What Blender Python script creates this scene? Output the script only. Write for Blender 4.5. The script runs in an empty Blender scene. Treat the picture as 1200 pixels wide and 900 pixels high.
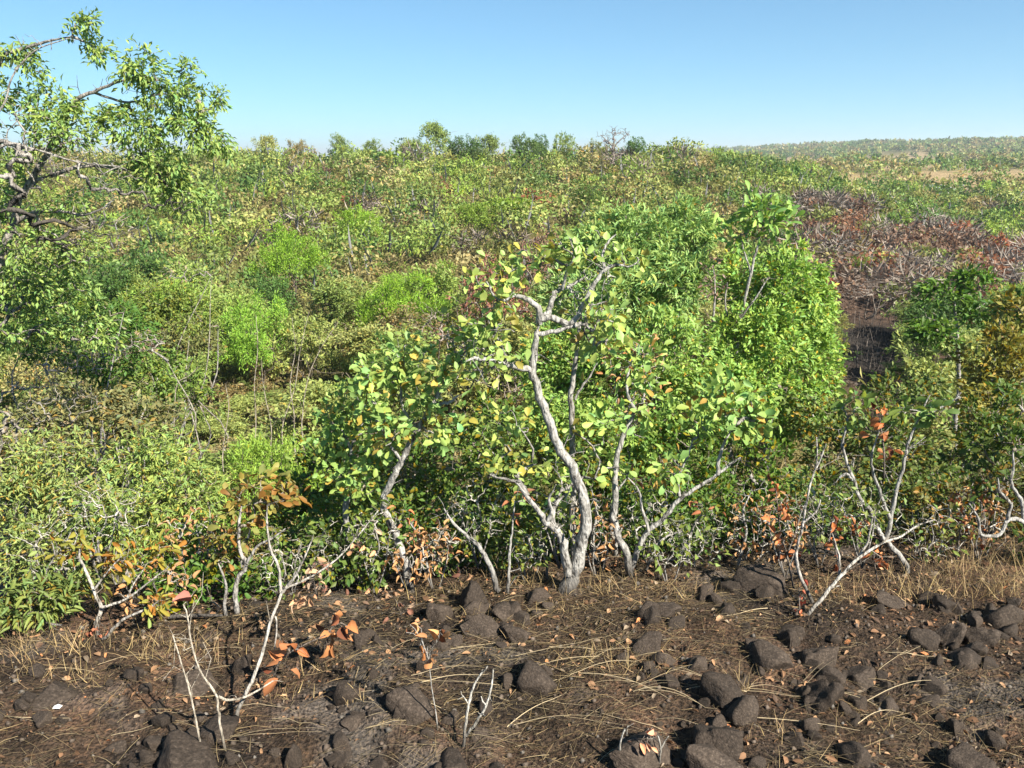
import bpy, math, random
import numpy as np
from mathutils import Vector, Matrix

# ------------------------------------------------------------------ camera, sky, sun, exposure
S = bpy.context.scene
COL = S.collection
F = 1000.0                       # focal length in pixels of the 1200 x 900 photograph
CAM = np.array([0.0, 0.0, 2.6])
TH = math.atan(265 / F)          # pitch below the horizon
cd = bpy.data.cameras.new('camera'); cd.sensor_width = 36; cd.lens = 36 * F / 1200
cd.clip_start = 0.05; cd.clip_end = 9000
cam = bpy.data.objects.new('camera', cd); COL.objects.link(cam)
cam.location = CAM; cam.rotation_euler = (math.pi / 2 - TH, 0, 0)
S.camera = cam

SUN_EL, SUN_AZ = math.radians(39), math.radians(134)   # azimuth clockwise from +Y (view direction)
SUND = np.array([math.sin(SUN_AZ) * math.cos(SUN_EL), math.cos(SUN_AZ) * math.cos(SUN_EL), math.sin(SUN_EL)])
w = bpy.data.worlds.new('World'); S.world = w; w.use_nodes = True
nt = w.node_tree; nt.nodes.clear()
sky = nt.nodes.new('ShaderNodeTexSky'); sky.sky_type = 'NISHITA'; sky.sun_disc = False
sky.sun_elevation = SUN_EL; sky.sun_rotation = SUN_AZ
sky.altitude = 100; sky.air_density = 0.72; sky.dust_density = 0.0; sky.ozone_density = 4.6
bg = nt.nodes.new('ShaderNodeBackground'); bg.inputs[1].default_value = 0.082
wo = nt.nodes.new('ShaderNodeOutputWorld')
gm = nt.nodes.new('ShaderNodeGamma'); gm.inputs[1].default_value = 0.75
tn = nt.nodes.new('ShaderNodeMix'); tn.data_type = 'RGBA'; tn.blend_type = 'MULTIPLY'; tn.inputs[0].default_value = 1; tn.inputs[7].default_value = (.62, .95, 1.03, 1)
nt.links.new(sky.outputs[0], gm.inputs[0]); nt.links.new(gm.outputs[0], tn.inputs[6])
nt.links.new(tn.outputs[2], bg.inputs[0]); nt.links.new(bg.outputs[0], wo.inputs[0])
sl = bpy.data.lights.new('sun', 'SUN'); sl.energy = 5.0; sl.angle = math.radians(0.53); sl.color = (1, 0.93, 0.80)
so = bpy.data.objects.new('sun', sl); COL.objects.link(so)
so.rotation_euler = Vector(SUND).to_track_quat('Z', 'Y').to_euler()
so.location = (8, -8, 12)
S.view_settings.view_transform = 'Standard'; S.view_settings.look = 'None'
S.view_settings.gamma = 1; S.view_settings.use_curve_mapping = False
S.view_settings.exposure = 1.5
S.cycles.max_bounces = 6; S.cycles.diffuse_bounces = 3; S.cycles.glossy_bounces = 2
S.cycles.transmission_bounces = 3; S.cycles.transparent_max_bounces = 4
S.cycles.caustics_reflective = False; S.cycles.caustics_refractive = False

# ------------------------------------------------------------------ maths helpers
FW = np.array([0, math.cos(TH), -math.sin(TH)]); UP = np.array([0, math.sin(TH), math.cos(TH)])
def ray(px, py):
    return FW + np.array([1.0, 0, 0]) * (px - 600) / F + UP * (450 - py) / F
def at(px, py, Y):
    d = ray(px, py)
    return CAM + d * (Y / d[1])
def mpp(p):                      # metres per photo pixel at a point
    return float(np.dot(np.asarray(p) - CAM, FW)) / F
def to_px(x, y, z):
    dx, dy, dz = x - CAM[0], y - CAM[1], z - CAM[2]
    dep = dy * FW[1] + dz * FW[2]
    return 600 + F * dx / dep, 450 - F * (dy * UP[1] + dz * UP[2]) / dep
def sm(a, b, t):
    t = np.clip((np.asarray(t, float) - a) / (b - a), 0, 1)
    return t * t * (3 - 2 * t)
def _h(ix, iy, seed):
    n = (ix.astype(np.int64) * 374761393 + iy.astype(np.int64) * 668265263 + seed * 1442695041) & 0xffffffff
    n = ((n ^ (n >> 13)) * 1274126177) & 0xffffffff
    return ((n ^ (n >> 16)) & 0xffff) / 65535.0
def vn(x, y, seed=0):
    x = np.asarray(x, float); y = np.asarray(y, float)
    ix, iy = np.floor(x), np.floor(y); fx, fy = x - ix, y - iy
    fx = fx * fx * (3 - 2 * fx); fy = fy * fy * (3 - 2 * fy)
    a, b = _h(ix, iy, seed), _h(ix + 1, iy, seed); c, d = _h(ix, iy + 1, seed), _h(ix + 1, iy + 1, seed)
    return (a + (b - a) * fx) * (1 - fy) + (c + (d - c) * fx) * fy
def fbm(x, y, seed=0, o=4):
    s, a, t = 0, 0.5, 0
    for k in range(o):
        s = s + a * vn(np.asarray(x) * 2 ** k, np.asarray(y) * 2 ** k, seed + k); t += a; a *= 0.5
    return s / t
def brow(x):
    return 4.72 + 0.20 * np.clip(x, -3.5, 4) + 0.12 * np.sin(np.asarray(x) * 1.7)
def terrain(x, y, micro=True):
    x = np.asarray(x, float); y = np.asarray(y, float)
    s = y - brow(x)
    z = 0.95 * sm(2.9, -1.5, y) - 2.35 * sm(-0.15, 5.5, s)
    side = 1 - sm(0, 1, (x - (7 + 0.11 * y)) / 17)
    z = z + 3.85 * sm(13, 62, y) * (1 - 0.5 * sm(72, 125, y)) * side
    z = z + (1 - side) * 2.9 * sm(40, 125, y)
    z = z + sm(150, 620, y) * (1.0 + 11.5 * sm(60, 330, x)) * (1 - 0.5 * side) - 6 * sm(700, 2500, y)
    z = z + (vn(x / 9, y / 9, 5) - .5) * 0.9 * sm(14, 30, y) + (vn(x / 40, y / 40, 6) - .5) * 3.0 * sm(90, 220, y)
    if micro:
        near = 1 - sm(7, 11, y)
        z = z + near * ((fbm(x * 1.6, y * 1.6, 11, 3) - .5) * 0.16 + (fbm(x * 9, y * 9, 21, 3) - .5) * 0.055)
    return z
def gz(x, y): return float(terrain(x, y, y < 11))
_T = np.concatenate([np.linspace(2, 14, 3000), np.geomspace(14, 900, 3000)])
def hit(px, py):                 # where the line of sight meets the ground
    P = CAM[None] + ray(px, py)[None] * _T[:, None]
    k = int(np.argmax(P[:, 2] < terrain(P[:, 0], P[:, 1], False)))
    return P[k]
def nrmz(v):
    return v / np.maximum(np.linalg.norm(v, axis=-1, keepdims=True), 1e-9)

# ------------------------------------------------------------------ mesh helpers
def mesh(name, V, faces, mat=None, col=None, smooth=False):
    """faces: list of int arrays (n, k) of one k each"""
    me = bpy.data.meshes.new(name)
    V = np.asarray(V, np.float32)
    me.vertices.add(len(V)); me.vertices.foreach_set('co', V.ravel())
    faces = [np.asarray(f, np.int32) for f in faces if len(f)]
    li = np.concatenate([f.ravel() for f in faces]); tot = np.concatenate([np.full(len(f), f.shape[1], np.int32) for f in faces])
    me.loops.add(len(li)); me.loops.foreach_set('vertex_index', li)
    me.polygons.add(len(tot)); me.polygons.foreach_set('loop_start', np.concatenate([[0], np.cumsum(tot)[:-1]]).astype(np.int32))
    if smooth: me.polygons.foreach_set('use_smooth', np.ones(len(tot), bool))
    if col is not None:
        a = me.attributes.new('col', 'FLOAT_COLOR', 'POINT')
        c = np.ones((len(V), 4), np.float32); c[:, :3] = col
        a.data.foreach_set('color', c.ravel())
    me.update(calc_edges=True)
    if mat: me.materials.append(mat)
    return me
def obj(name, me, parent=None, loc=(0, 0, 0), color=None):
    o = bpy.data.objects.new(name, me); COL.objects.link(o); o.location = loc
    if parent is not None: o.parent = parent
    if color is not None: o.color = (*color, 1)
    return o
def tag(o, label=None, cat=None, group=None, kind=None):
    if label: o['label'] = label
    if cat: o['category'] = cat
    if group: o['group'] = group
    if kind: o['kind'] = kind
    return o
def thing(name, label, cat, loc, group=None, rz=0):
    o = bpy.data.objects.new(name, None); COL.objects.link(o); o.location = loc; o.rotation_euler = (0, 0, rz)
    o.empty_display_size = 0.2
    return tag(o, label, cat, group)

def tubes(paths, sides=5):
    """paths: list of (pts k x 3, radii k); returns V, quads"""
    VV, FF, n = [], [], 0
    ang = np.arange(sides) * 2 * math.pi / sides
    ca, sa = np.cos(ang), np.sin(ang)
    for pts, rad in paths:
        pts = np.asarray(pts, float); k = len(pts)
        t = np.gradient(pts, axis=0); t = nrmz(t)
        ref = np.array([0.31, 0.85, 0.11]) if abs(t[0, 1]) < 0.9 else np.array([0.9, 0.1, 0.3])
        u = nrmz(np.cross(t, ref)); v = np.cross(t, u)
        r = np.asarray(rad, float)[:, None, None]
        ring = pts[:, None] + r * (u[:, None] * ca[None, :, None] + v[:, None] * sa[None, :, None])
        VV.append(ring.reshape(-1, 3))
        i = np.arange(k - 1)[:, None] * sides; j = np.arange(sides)[None]; j2 = (j + 1) % sides
        FF.append(np.stack([i + j, i + j2, i + sides + j2, i + sides + j], -1).reshape(-1, 4) + n)
        n += k * sides
    return np.concatenate(VV), [np.concatenate(FF)]
def smooth_path(pts, rad, sub=4):
    """Catmull-Rom through the traced joints"""
    P = np.asarray(pts, float); R = np.asarray(rad, float)
    Q = np.vstack([2 * P[0] - P[1], P, 2 * P[-1] - P[-2]]); out, orad = [], []
    for i in range(len(P) - 1):
        p0, p1, p2, p3 = Q[i:i + 4]
        for s in range(sub):
            t = s / sub
            out.append(0.5 * ((2 * p1) + (-p0 + p2) * t + (2 * p0 - 5 * p1 + 4 * p2 - p3) * t * t + (-p0 + 3 * p1 - 3 * p2 + p3) * t ** 3))
            orad.append(R[i] * (1 - t) + R[i + 1] * t)
    out.append(P[-1]); orad.append(R[-1])
    return np.array(out), np.array(orad)

# leaf templates: x across, y along, z out of the blade (unit length, unit width)
def strip_leaf(prof, droop=0.25, fold=0.18, wave=0.0):
    V = [(0, 0, 0)]
    for i, (t, hw) in enumerate(prof):
        z = -droop * t * t
        wv = wave * (1 if i % 2 else -1)
        V += [(-hw, t, z + fold * hw + wv), (0, t, z), (hw, t, z + fold * hw - wv)]
    V.append((0, 1, -droop)); n = len(prof)
    tris = [(0, 2, 1), (0, 3, 2)]; quads = []
    for i in range(n - 1):
        a = 1 + 3 * i; b = a + 3
        quads += [(a, a + 1, b + 1, b), (a + 1, a + 2, b + 2, b + 1)]
    a = 1 + 3 * (n - 1); t = len(V) - 1
    tris += [(a, a + 1, t), (a + 1, a + 2, t)]
    return np.array(V, float), [np.array(tris), np.array(quads)] if quads else [np.array(tris)]
T_TINY = (np.array([(0, 0, 0), (.5, .45, .07), (0, 1, -.05), (-.5, .45, .07)], float), [np.array([(0, 1, 2), (0, 2, 3)])])
T_SMALL = strip_leaf([(.5, .5)], .15, .25)
T_LANCE = strip_leaf([(.28, .42), (.62, .46)], .38, .3)
T_BROAD = strip_leaf([(.3, .34), (.72, .5)], .18, .25)
T_BIG = [strip_leaf([(.12, .14), (.34, .36), (.6, .49), (.85, .40)], d, f, wv) for d, f, wv in
         ((.12, .2, .01), (.28, .3, .02), (-.1, .35, .02), (.4, .15, .03))]
T_DEAD = [strip_leaf([(.12, .2), (.35, .42), (.62, .46), (.86, .28)], d, f, wv) for d, f, wv in
          ((.5, .7, .03), (-.35, .9, .04), (.7, .5, .05), (.2, 1.1, .02))]

def leaf_arrays(T, P, D, N, L, W):
    tv, tf = T
    N = nrmz(N - D * np.sum(N * D, 1, keepdims=True)); X = np.cross(D, N)
    V = P[:, None] + X[:, None] * (tv[None, :, :1] * W[:, None, None]) + D[:, None] * (tv[None, :, 1:2] * L[:, None, None]) \
        + N[:, None] * (tv[None, :, 2:3] * L[:, None, None])
    n, k = len(P), len(tv)
    off = (np.arange(n) * k)[:, None, None]
    return V.reshape(-1, 3), [(f[None] + off).reshape(-1, f.shape[1]) for f in tf], k

# ------------------------------------------------------------------ materials
def mat(name):
    m = bpy.data.materials.new(name); m.use_nodes = True
    t = m.node_tree; t.nodes.clear()
    return m, t, (lambda ty, **kw: _node(t, ty, kw)), t.links.new
def _node(t, ty, kw):
    n = t.nodes.new(ty)
    for k, v in kw.items(): setattr(n, k, v)
    return n
def ramp(n, stops):
    cr = n.color_ramp
    while len(cr.elements) < len(stops): cr.elements.new(0.5)
    for e, (p, c) in zip(cr.elements, stops):
        e.position = p; e.color = (*c, 1)
def leaf_material(name, transl=0.32, rough=0.5):
    m, t, N, K = mat(name)
    oi = N('ShaderNodeObjectInfo'); at_ = N('ShaderNodeAttribute', attribute_name='col')
    mx = N('ShaderNodeMix', data_type='RGBA', blend_type='MULTIPLY'); mx.inputs[0].default_value = 1
    K(oi.outputs['Color'], mx.inputs[6]); K(at_.outputs['Color'], mx.inputs[7])
    tc = N('ShaderNodeTexCoord'); nz = N('ShaderNodeTexNoise'); nz.inputs['Scale'].default_value = 35
    K(tc.outputs['Object'], nz.inputs['Vector'])
    hs = N('ShaderNodeHueSaturation'); mr = N('ShaderNodeMapRange'); mr.inputs[3].default_value = .75; mr.inputs[4].default_value = 1.25
    K(nz.outputs[0], mr.inputs[0]); K(mr.outputs[0], hs.inputs['Value']); K(mx.outputs[2], hs.inputs['Color'])
    p = N('ShaderNodeBsdfPrincipled'); p.inputs['Roughness'].default_value = rough
    p.inputs['Specular IOR Level'].default_value = 0.25
    K(hs.outputs[0], p.inputs['Base Color'])
    tr = N('ShaderNodeBsdfTranslucent'); h2 = N('ShaderNodeHueSaturation'); h2.inputs['Hue'].default_value = .49
    h2.inputs['Saturation'].default_value = 1.1; h2.inputs['Value'].default_value = 1.25
    K(hs.outputs[0], h2.inputs['Color']); K(h2.outputs[0], tr.inputs[0])
    ms = N('ShaderNodeMixShader'); ms.inputs[0].default_value = transl
    K(p.outputs[0], ms.inputs[1]); K(tr.outputs[0], ms.inputs[2])
    o = N('ShaderNodeOutputMaterial'); K(ms.outputs[0], o.inputs[0])
    return m
M_LEAF = leaf_material('leaf'); M_DRY = leaf_material('dry_leaf', 0.15, 0.75)
def bark_material():
    m, t, N, K = mat('bark')
    oi = N('ShaderNodeObjectInfo'); tc = N('ShaderNodeTexCoord'); mp = N('ShaderNodeMapping'); mp.inputs['Scale'].default_value = (1, 1, .35)
    K(tc.outputs['Object'], mp.inputs[0])
    n1 = N('ShaderNodeTexNoise'); n1.inputs['Scale'].default_value = 34; n1.inputs['Detail'].default_value = 8; n1.inputs['Roughness'].default_value = .7
    K(mp.outputs[0], n1.inputs['Vector'])
    r = N('ShaderNodeValToRGB'); ramp(r, [(.36, (.14, .125, .11)), (.44, (.55, .53, .5)), (.54, (.95, .93, .9)), (.64, (1.12, 1.1, 1.06)), (.72, (.6, .58, .53))])
    K(n1.outputs[0], r.inputs[0])
    mx = N('ShaderNodeMix', data_type='RGBA', blend_type='MULTIPLY'); mx.inputs[0].default_value = 1
    K(oi.outputs['Color'], mx.inputs[6]); K(r.outputs[0], mx.inputs[7])
    sx = N('ShaderNodeSeparateXYZ'); K(tc.outputs['Object'], sx.inputs[0])      # fire-blackened foot
    sa = N('ShaderNodeMath', operation='MULTIPLY_ADD'); K(n1.outputs[0], sa.inputs[0]); sa.inputs[1].default_value = -.22; K(sx.outputs[2], sa.inputs[2])
    sr = N('ShaderNodeMapRange'); sr.inputs[1].default_value = -.09; sr.inputs[2].default_value = .07; sr.inputs[3].default_value = .9; sr.inputs[4].default_value = 0; K(sa.outputs[0], sr.inputs[0])
    mc = N('ShaderNodeMix', data_type='RGBA'); K(sr.outputs[0], mc.inputs[0]); K(mx.outputs[2], mc.inputs[6]); mc.inputs[7].default_value = (.05, .043, .037, 1)
    n2 = N('ShaderNodeTexNoise'); n2.inputs['Scale'].default_value = 70; n2.inputs['Detail'].default_value = 4; K(mp.outputs[0], n2.inputs['Vector'])
    b = N('ShaderNodeBump'); b.inputs['Strength'].default_value = 1.0; b.inputs['Distance'].default_value = .02; K(n2.outputs[0], b.inputs['Height'])
    p = N('ShaderNodeBsdfPrincipled'); p.inputs['Roughness'].default_value = .9; p.inputs['Specular IOR Level'].default_value = .15
    K(mc.outputs[2], p.inputs['Base Color']); K(b.outputs[0], p.inputs['Normal'])
    o = N('ShaderNodeOutputMaterial'); K(p.outputs[0], o.inputs[0]); return m
M_BARK = bark_material()
def rock_material():
    m, t, N, K = mat('dark_rock')
    tc = N('ShaderNodeTexCoord'); oi = N('ShaderNodeObjectInfo')
    ad = N('ShaderNodeVectorMath', operation='ADD'); K(tc.outputs['Object'], ad.inputs[0]); K(oi.outputs['Location'], ad.inputs[1])
    n1 = N('ShaderNodeTexNoise'); n1.inputs['Scale'].default_value = 9; n1.inputs['Detail'].default_value = 8; n1.inputs['Roughness'].default_value = .68
    K(ad.outputs[0], n1.inputs['Vector'])
    r = N('ShaderNodeValToRGB'); ramp(r, [(.28, (.02, .017, .015)), (.45, (.034, .027, .022)), (.58, (.056, .045, .037)), (.72, (.12, .098, .08))])
    K(n1.outputs[0], r.inputs[0])
    mx = N('ShaderNodeMix', data_type='RGBA', blend_type='MULTIPLY'); mx.inputs[0].default_value = 1
    K(oi.outputs['Color'], mx.inputs[6]); K(r.outputs[0], mx.inputs[7])
    n2 = N('ShaderNodeTexNoise'); n2.inputs['Scale'].default_value = 16; n2.inputs['Detail'].default_value = 9; K(ad.outputs[0], n2.inputs['Vector'])
    v = N('ShaderNodeTexVoronoi'); v.inputs['Scale'].default_value = 9; K(ad.outputs[0], v.inputs['Vector'])
    sb = N('ShaderNodeMath', operation='MULTIPLY_ADD'); K(v.outputs[0], sb.inputs[0]); sb.inputs[1].default_value = .25; K(n2.outputs[0], sb.inputs[2])
    b = N('ShaderNodeBump'); b.inputs['Strength'].default_value = .55; b.inputs['Distance'].default_value = .012; K(sb.outputs[0], b.inputs['Height'])
    p = N('ShaderNodeBsdfPrincipled'); p.inputs['Roughness'].default_value = .85; p.inputs['Specular IOR Level'].default_value = .2
    K(mx.outputs[2], p.inputs['Base Color']); K(b.outputs[0], p.inputs['Normal'])
    o = N('ShaderNodeOutputMaterial'); K(p.outputs[0], o.inputs[0]); return m
M_ROCK = rock_material()
def ground_material():
    m, t, N, K = mat('ground_soil')
    tc = N('ShaderNodeTexCoord'); a = N('ShaderNodeAttribute', attribute_name='col')
    n1 = N('ShaderNodeTexNoise'); n1.inputs['Scale'].default_value = 3.2; n1.inputs['Detail'].default_value = 9; n1.inputs['Roughness'].default_value = .72
    K(tc.outputs['Object'], n1.inputs['Vector'])
    r = N('ShaderNodeValToRGB'); ramp(r, [(.3, (.35, .33, .33)), (.46, (.8, .75, .7)), (.56, (1.15, 1.05, .98)), (.7, (1.9, 1.7, 1.5))])
    K(n1.outputs[0], r.inputs[0])
    n3 = N('ShaderNodeTexNoise'); n3.inputs['Scale'].default_value = 55; n3.inputs['Detail'].default_value = 5; K(tc.outputs['Object'], n3.inputs['Vector'])
    r3 = N('ShaderNodeValToRGB'); ramp(r3, [(.35, (.45, .43, .42)), (.5, (1, 1, 1)), (.68, (1.8, 1.6, 1.35))]); K(n3.outputs[0], r3.inputs[0])
    mx = N('ShaderNodeMix', data_type='RGBA', blend_type='MULTIPLY'); mx.inputs[0].default_value = 1
    K(a.outputs['Color'], mx.inputs[6]); K(r.outputs[0], mx.inputs[7])
    m2 = N('ShaderNodeMix', data_type='RGBA', blend_type='MULTIPLY'); m2.inputs[0].default_value = 1
    K(mx.outputs[2], m2.inputs[6]); K(r3.outputs[0], m2.inputs[7])
    b = N('ShaderNodeBump'); b.inputs['Strength'].default_value = 1; b.inputs['Distance'].default_value = .03; K(n3.outputs[0], b.inputs['Height'])
    p = N('ShaderNodeBsdfPrincipled'); p.inputs['Roughness'].default_value = .95; p.inputs['Specular IOR Level'].default_value = .1
    K(m2.outputs[2], p.inputs['Base Color']); K(b.outputs[0], p.inputs['Normal'])
    o = N('ShaderNodeOutputMaterial'); K(p.outputs[0], o.inputs[0]); return m
M_GROUND = ground_material()

# ------------------------------------------------------------------ ground
def straw_mask(x, y):
    """1 where the far slopes carry dry yellow grass"""
    px, py = to_px(x, y, terrain(x, y))
    m = np.zeros_like(px)
    for cx, cy, rx, ry in ((942, 193, 50, 9), (1052, 190, 56, 10), (985, 215, 52, 12), (1100, 212, 74, 13), (1185, 210, 44, 12), (1140, 197, 18, 9)):
        m = np.maximum(m, 1 - sm(.75, 1.25, np.hypot((px - cx) / rx, (py - cy) / ry) + (vn(x / 6, y / 6, 9) - .5) * .5))
    return m * (y > 60)
def burn_patch(x, y):
    px, py = to_px(x, y, terrain(x, y))
    return (1 - sm(.8, 1.2, np.hypot((px - 1022) / 50, (py - 408) / 30))) * (y > 12) * (y < 45)
def build_ground():
    ys = np.concatenate([np.linspace(-9, 1.6, 22), np.arange(1.8, 7.6, .035), np.geomspace(7.7, 5000, 170)])
    s = np.linspace(-1, 1, 281)
    s = np.sign(s) * (0.55 * np.abs(s) + 0.45 * np.abs(s) ** 2.2)
    Wd = 4.5 + 1.05 * np.maximum(ys, 0)
    X = s[None] * Wd[:, None]; Y = np.repeat(ys[:, None], len(s), 1)
    Z = terrain(X, Y)
    x, y = X.ravel(), Y.ravel()
    near = 1 - sm(6, 9, y)
    n1 = fbm(x * 1.3, y * 1.3, 31, 4)[:, None]; n2 = fbm(x * 2.7 + 9, y * 2.7, 41, 4)[:, None]
    soil = np.array([.048, .037, .029]); ash = np.array([.10, .096, .092]); char = np.array([.022, .02, .019]); red = np.array([.085, .056, .04])
    c = soil[None] * np.ones((len(x), 1))
    c = c + (char - c) * sm(.48, .62, n1) * .85; c = c + (ash - c) * sm(.55, .68, n2) * .7; c = c + (red - c) * sm(.52, .36, n1) * sm(.45, .6, n2) * .8
    hillc = np.array([.125, .125, .055]) + (fbm(x / 5, y / 5, 51, 3)[:, None] - .5) * np.array([.06, .05, .02])
    c = hillc + (c - hillc) * near[:, None]
    gpx, gpy = to_px(x, y, Z.ravel())
    bz = sm(850, 920, gpx - (gpy - 250) * .45) * (y > 15) * (1 - sm(36, 50, y))
    c = c + (np.array([.07, .053, .044]) - c) * bz[:, None]
    far = sm(90, 250, y)[:, None]
    c = c + (np.array([.075, .085, .035]) - c) * far * .8
    c = c + (np.array([.27, .225, .14]) - c) * straw_mask(x, y)[:, None]
    c = c + (np.array([.03, .029, .029]) - c) * burn_patch(x, y)[:, None]
    R, Cn = X.shape
    i = (np.arange(R - 1)[:, None] * Cn + np.arange(Cn - 1)[None]).ravel()
    me = mesh('ground', np.stack([x, y, Z.ravel()], 1), [np.stack([i, i + 1, i + Cn + 1, i + Cn], 1)], M_GROUND, np.clip(c, .005, 1), True)
    tag(obj('ground', me), kind='structure')
build_ground()

# ------------------------------------------------------------------ plants
BARK = (.30, .29, .28); BARK_D = (.2, .17, .15); TWIG = (.28, .25, .21); BARK_B = (.335, .33, .32)
def attractors(rng, blobs):
    A, C = [], []
    for c, r, n in blobs:
        d = nrmz(rng.normal(size=(n, 3))); u = rng.uniform(0.12, 1, (n, 1)) ** .45
        A.append(np.asarray(c) + d * u * np.asarray(r)); C.append(np.repeat(np.asarray(c, float)[None], n, 0))
    return np.concatenate(A), np.concatenate(C)
def skeleton(rng, trunks, A, rtip=.0025, jit=.16, rise=.12):
    """join every attractor to the nearest wood already there; returns paths and end directions"""
    nodes = [p for pts, _ in trunks for p in pts[len(pts) // 4:]]
    own = [-1] * len(nodes); lim = [r for _, rr in trunks for r in rr[len(rr) // 4:]]
    base = trunks[0][0][0]
    order = np.argsort(np.min(np.linalg.norm(A[:, None] - np.array(nodes)[None], axis=2), 1) + .25 * np.linalg.norm(A - base, axis=1))
    cap = len(nodes) + 5 * len(A); NP = np.zeros((cap, 3)); NP[:len(nodes)] = nodes; n = len(nodes)
    paths, par, cnt = [], [], []
    ends = np.zeros_like(A)
    for k in order:
        a = A[k]
        dv = a - NP[:n]; d = np.sqrt((dv ** 2).sum(1))
        cost = d + np.where(dv[:, 2] < -.02, .5 * -dv[:, 2], 0)
        j = int(np.argmin(cost)); p0 = NP[j]; L = max(d[j], 1e-3)
        mid = p0 + (a - p0) * .5 + rng.normal(size=3) * jit * L + np.array([0, 0, rise * L])
        t = np.linspace(0, 1, 5)[:, None]
        P = (1 - t) ** 2 * p0 + 2 * t * (1 - t) * mid + t * t * a
        P[1:-1] += rng.normal(size=(3, 3)) * .045 * L
        me_ = len(paths); paths.append(P); par.append(own[j]); cnt.append(1)
        NP[n:n + 4] = P[1:]; n += 4; own += [me_] * 4; lim += [9] * 4
        q = own[j]
        while q >= 0: cnt[q] += 1; q = par[q]
        ends[k] = nrmz((P[-1] - P[-2])[None])[0]
    out = []
    for P, c in zip(paths, cnt):
        r0 = rtip * c ** .55
        out.append((P, np.linspace(r0, max(rtip * .7, r0 * .45), 5)))
    return out, ends
def foliage(rng, A, E, C, k, spread, L, ratio, droop=0.0, up=.6, out=.5, lenv=.3):
    n = len(A)
    P = np.repeat(A, k, 0); E_ = np.repeat(E, k, 0); C_ = np.repeat(C, k, 0)
    m = len(P)
    P = P + E_ * rng.uniform(-1.3, .5, (m, 1)) * spread + rng.normal(size=(m, 3)) * spread * .42
    D = nrmz(E_ * .6 + nrmz(P - C_) * out + rng.normal(size=(m, 3)) * .55 + np.array([0, 0, -droop]))
    N = nrmz(np.array([0, 0, up]) + SUND * .25 + rng.normal(size=(m, 3)) * .5)
    Ln = L * rng.uniform(1 - lenv, 1 + lenv, m)
    return P, D, N, Ln, Ln * ratio * rng.uniform(.85, 1.15, m)
def tints(rng, n, var=.28, aged=0.0, agedc=(2.4, 1.0, .6), warm=.12):
    v = rng.uniform(1 - var, 1 + var, (n, 1)); hsh = rng.normal(size=(n, 1)) * warm
    c = v * (1 + hsh * np.array([1.0, .15, -.6]))
    c = np.clip(c, .15, 3)
    if aged > 0:
        m = rng.random(n) < aged
        c[m] = np.array(agedc) * rng.uniform(.6, 1.2, (m.sum(), 1))
    return c
def leaf_mesh(name, T, fol, cols, mt=None):
    V, Fs, k = leaf_arrays(T, *fol)
    return mesh(name, V, Fs, mt or M_LEAF, np.repeat(cols, k, 0))
_ONE = {}
def single_leaf(T, key, mt):
    if key not in _ONE:
        _ONE[key] = mesh('leaf', T[0], T[1], mt, np.ones((len(T[0]), 3)), True)
    return _ONE[key]
def leaf_objects(rng, parent, base, fol, cols, color, Ts, key, mt=None):
    P, D, N, L, W = fol
    N = nrmz(N - D * np.sum(N * D, 1, keepdims=True)); X = np.cross(D, N)
    for i in range(len(P)):
        v = int(rng.integers(len(Ts))); me = single_leaf(Ts[v], (key, v), mt or M_LEAF)
        o = bpy.data.objects.new('leaf', me); COL.objects.link(o); o.parent = parent
        M = Matrix.Identity(4)
        for r in range(3):
            M[r][0] = X[i, r] * W[i]; M[r][1] = D[i, r] * L[i]; M[r][2] = N[i, r] * L[i]; M[r][3] = P[i, r] - base[r]
        o.matrix_local = M
        o.color = (*np.clip(np.asarray(color) * cols[i], 0, 1), 1)

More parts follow.
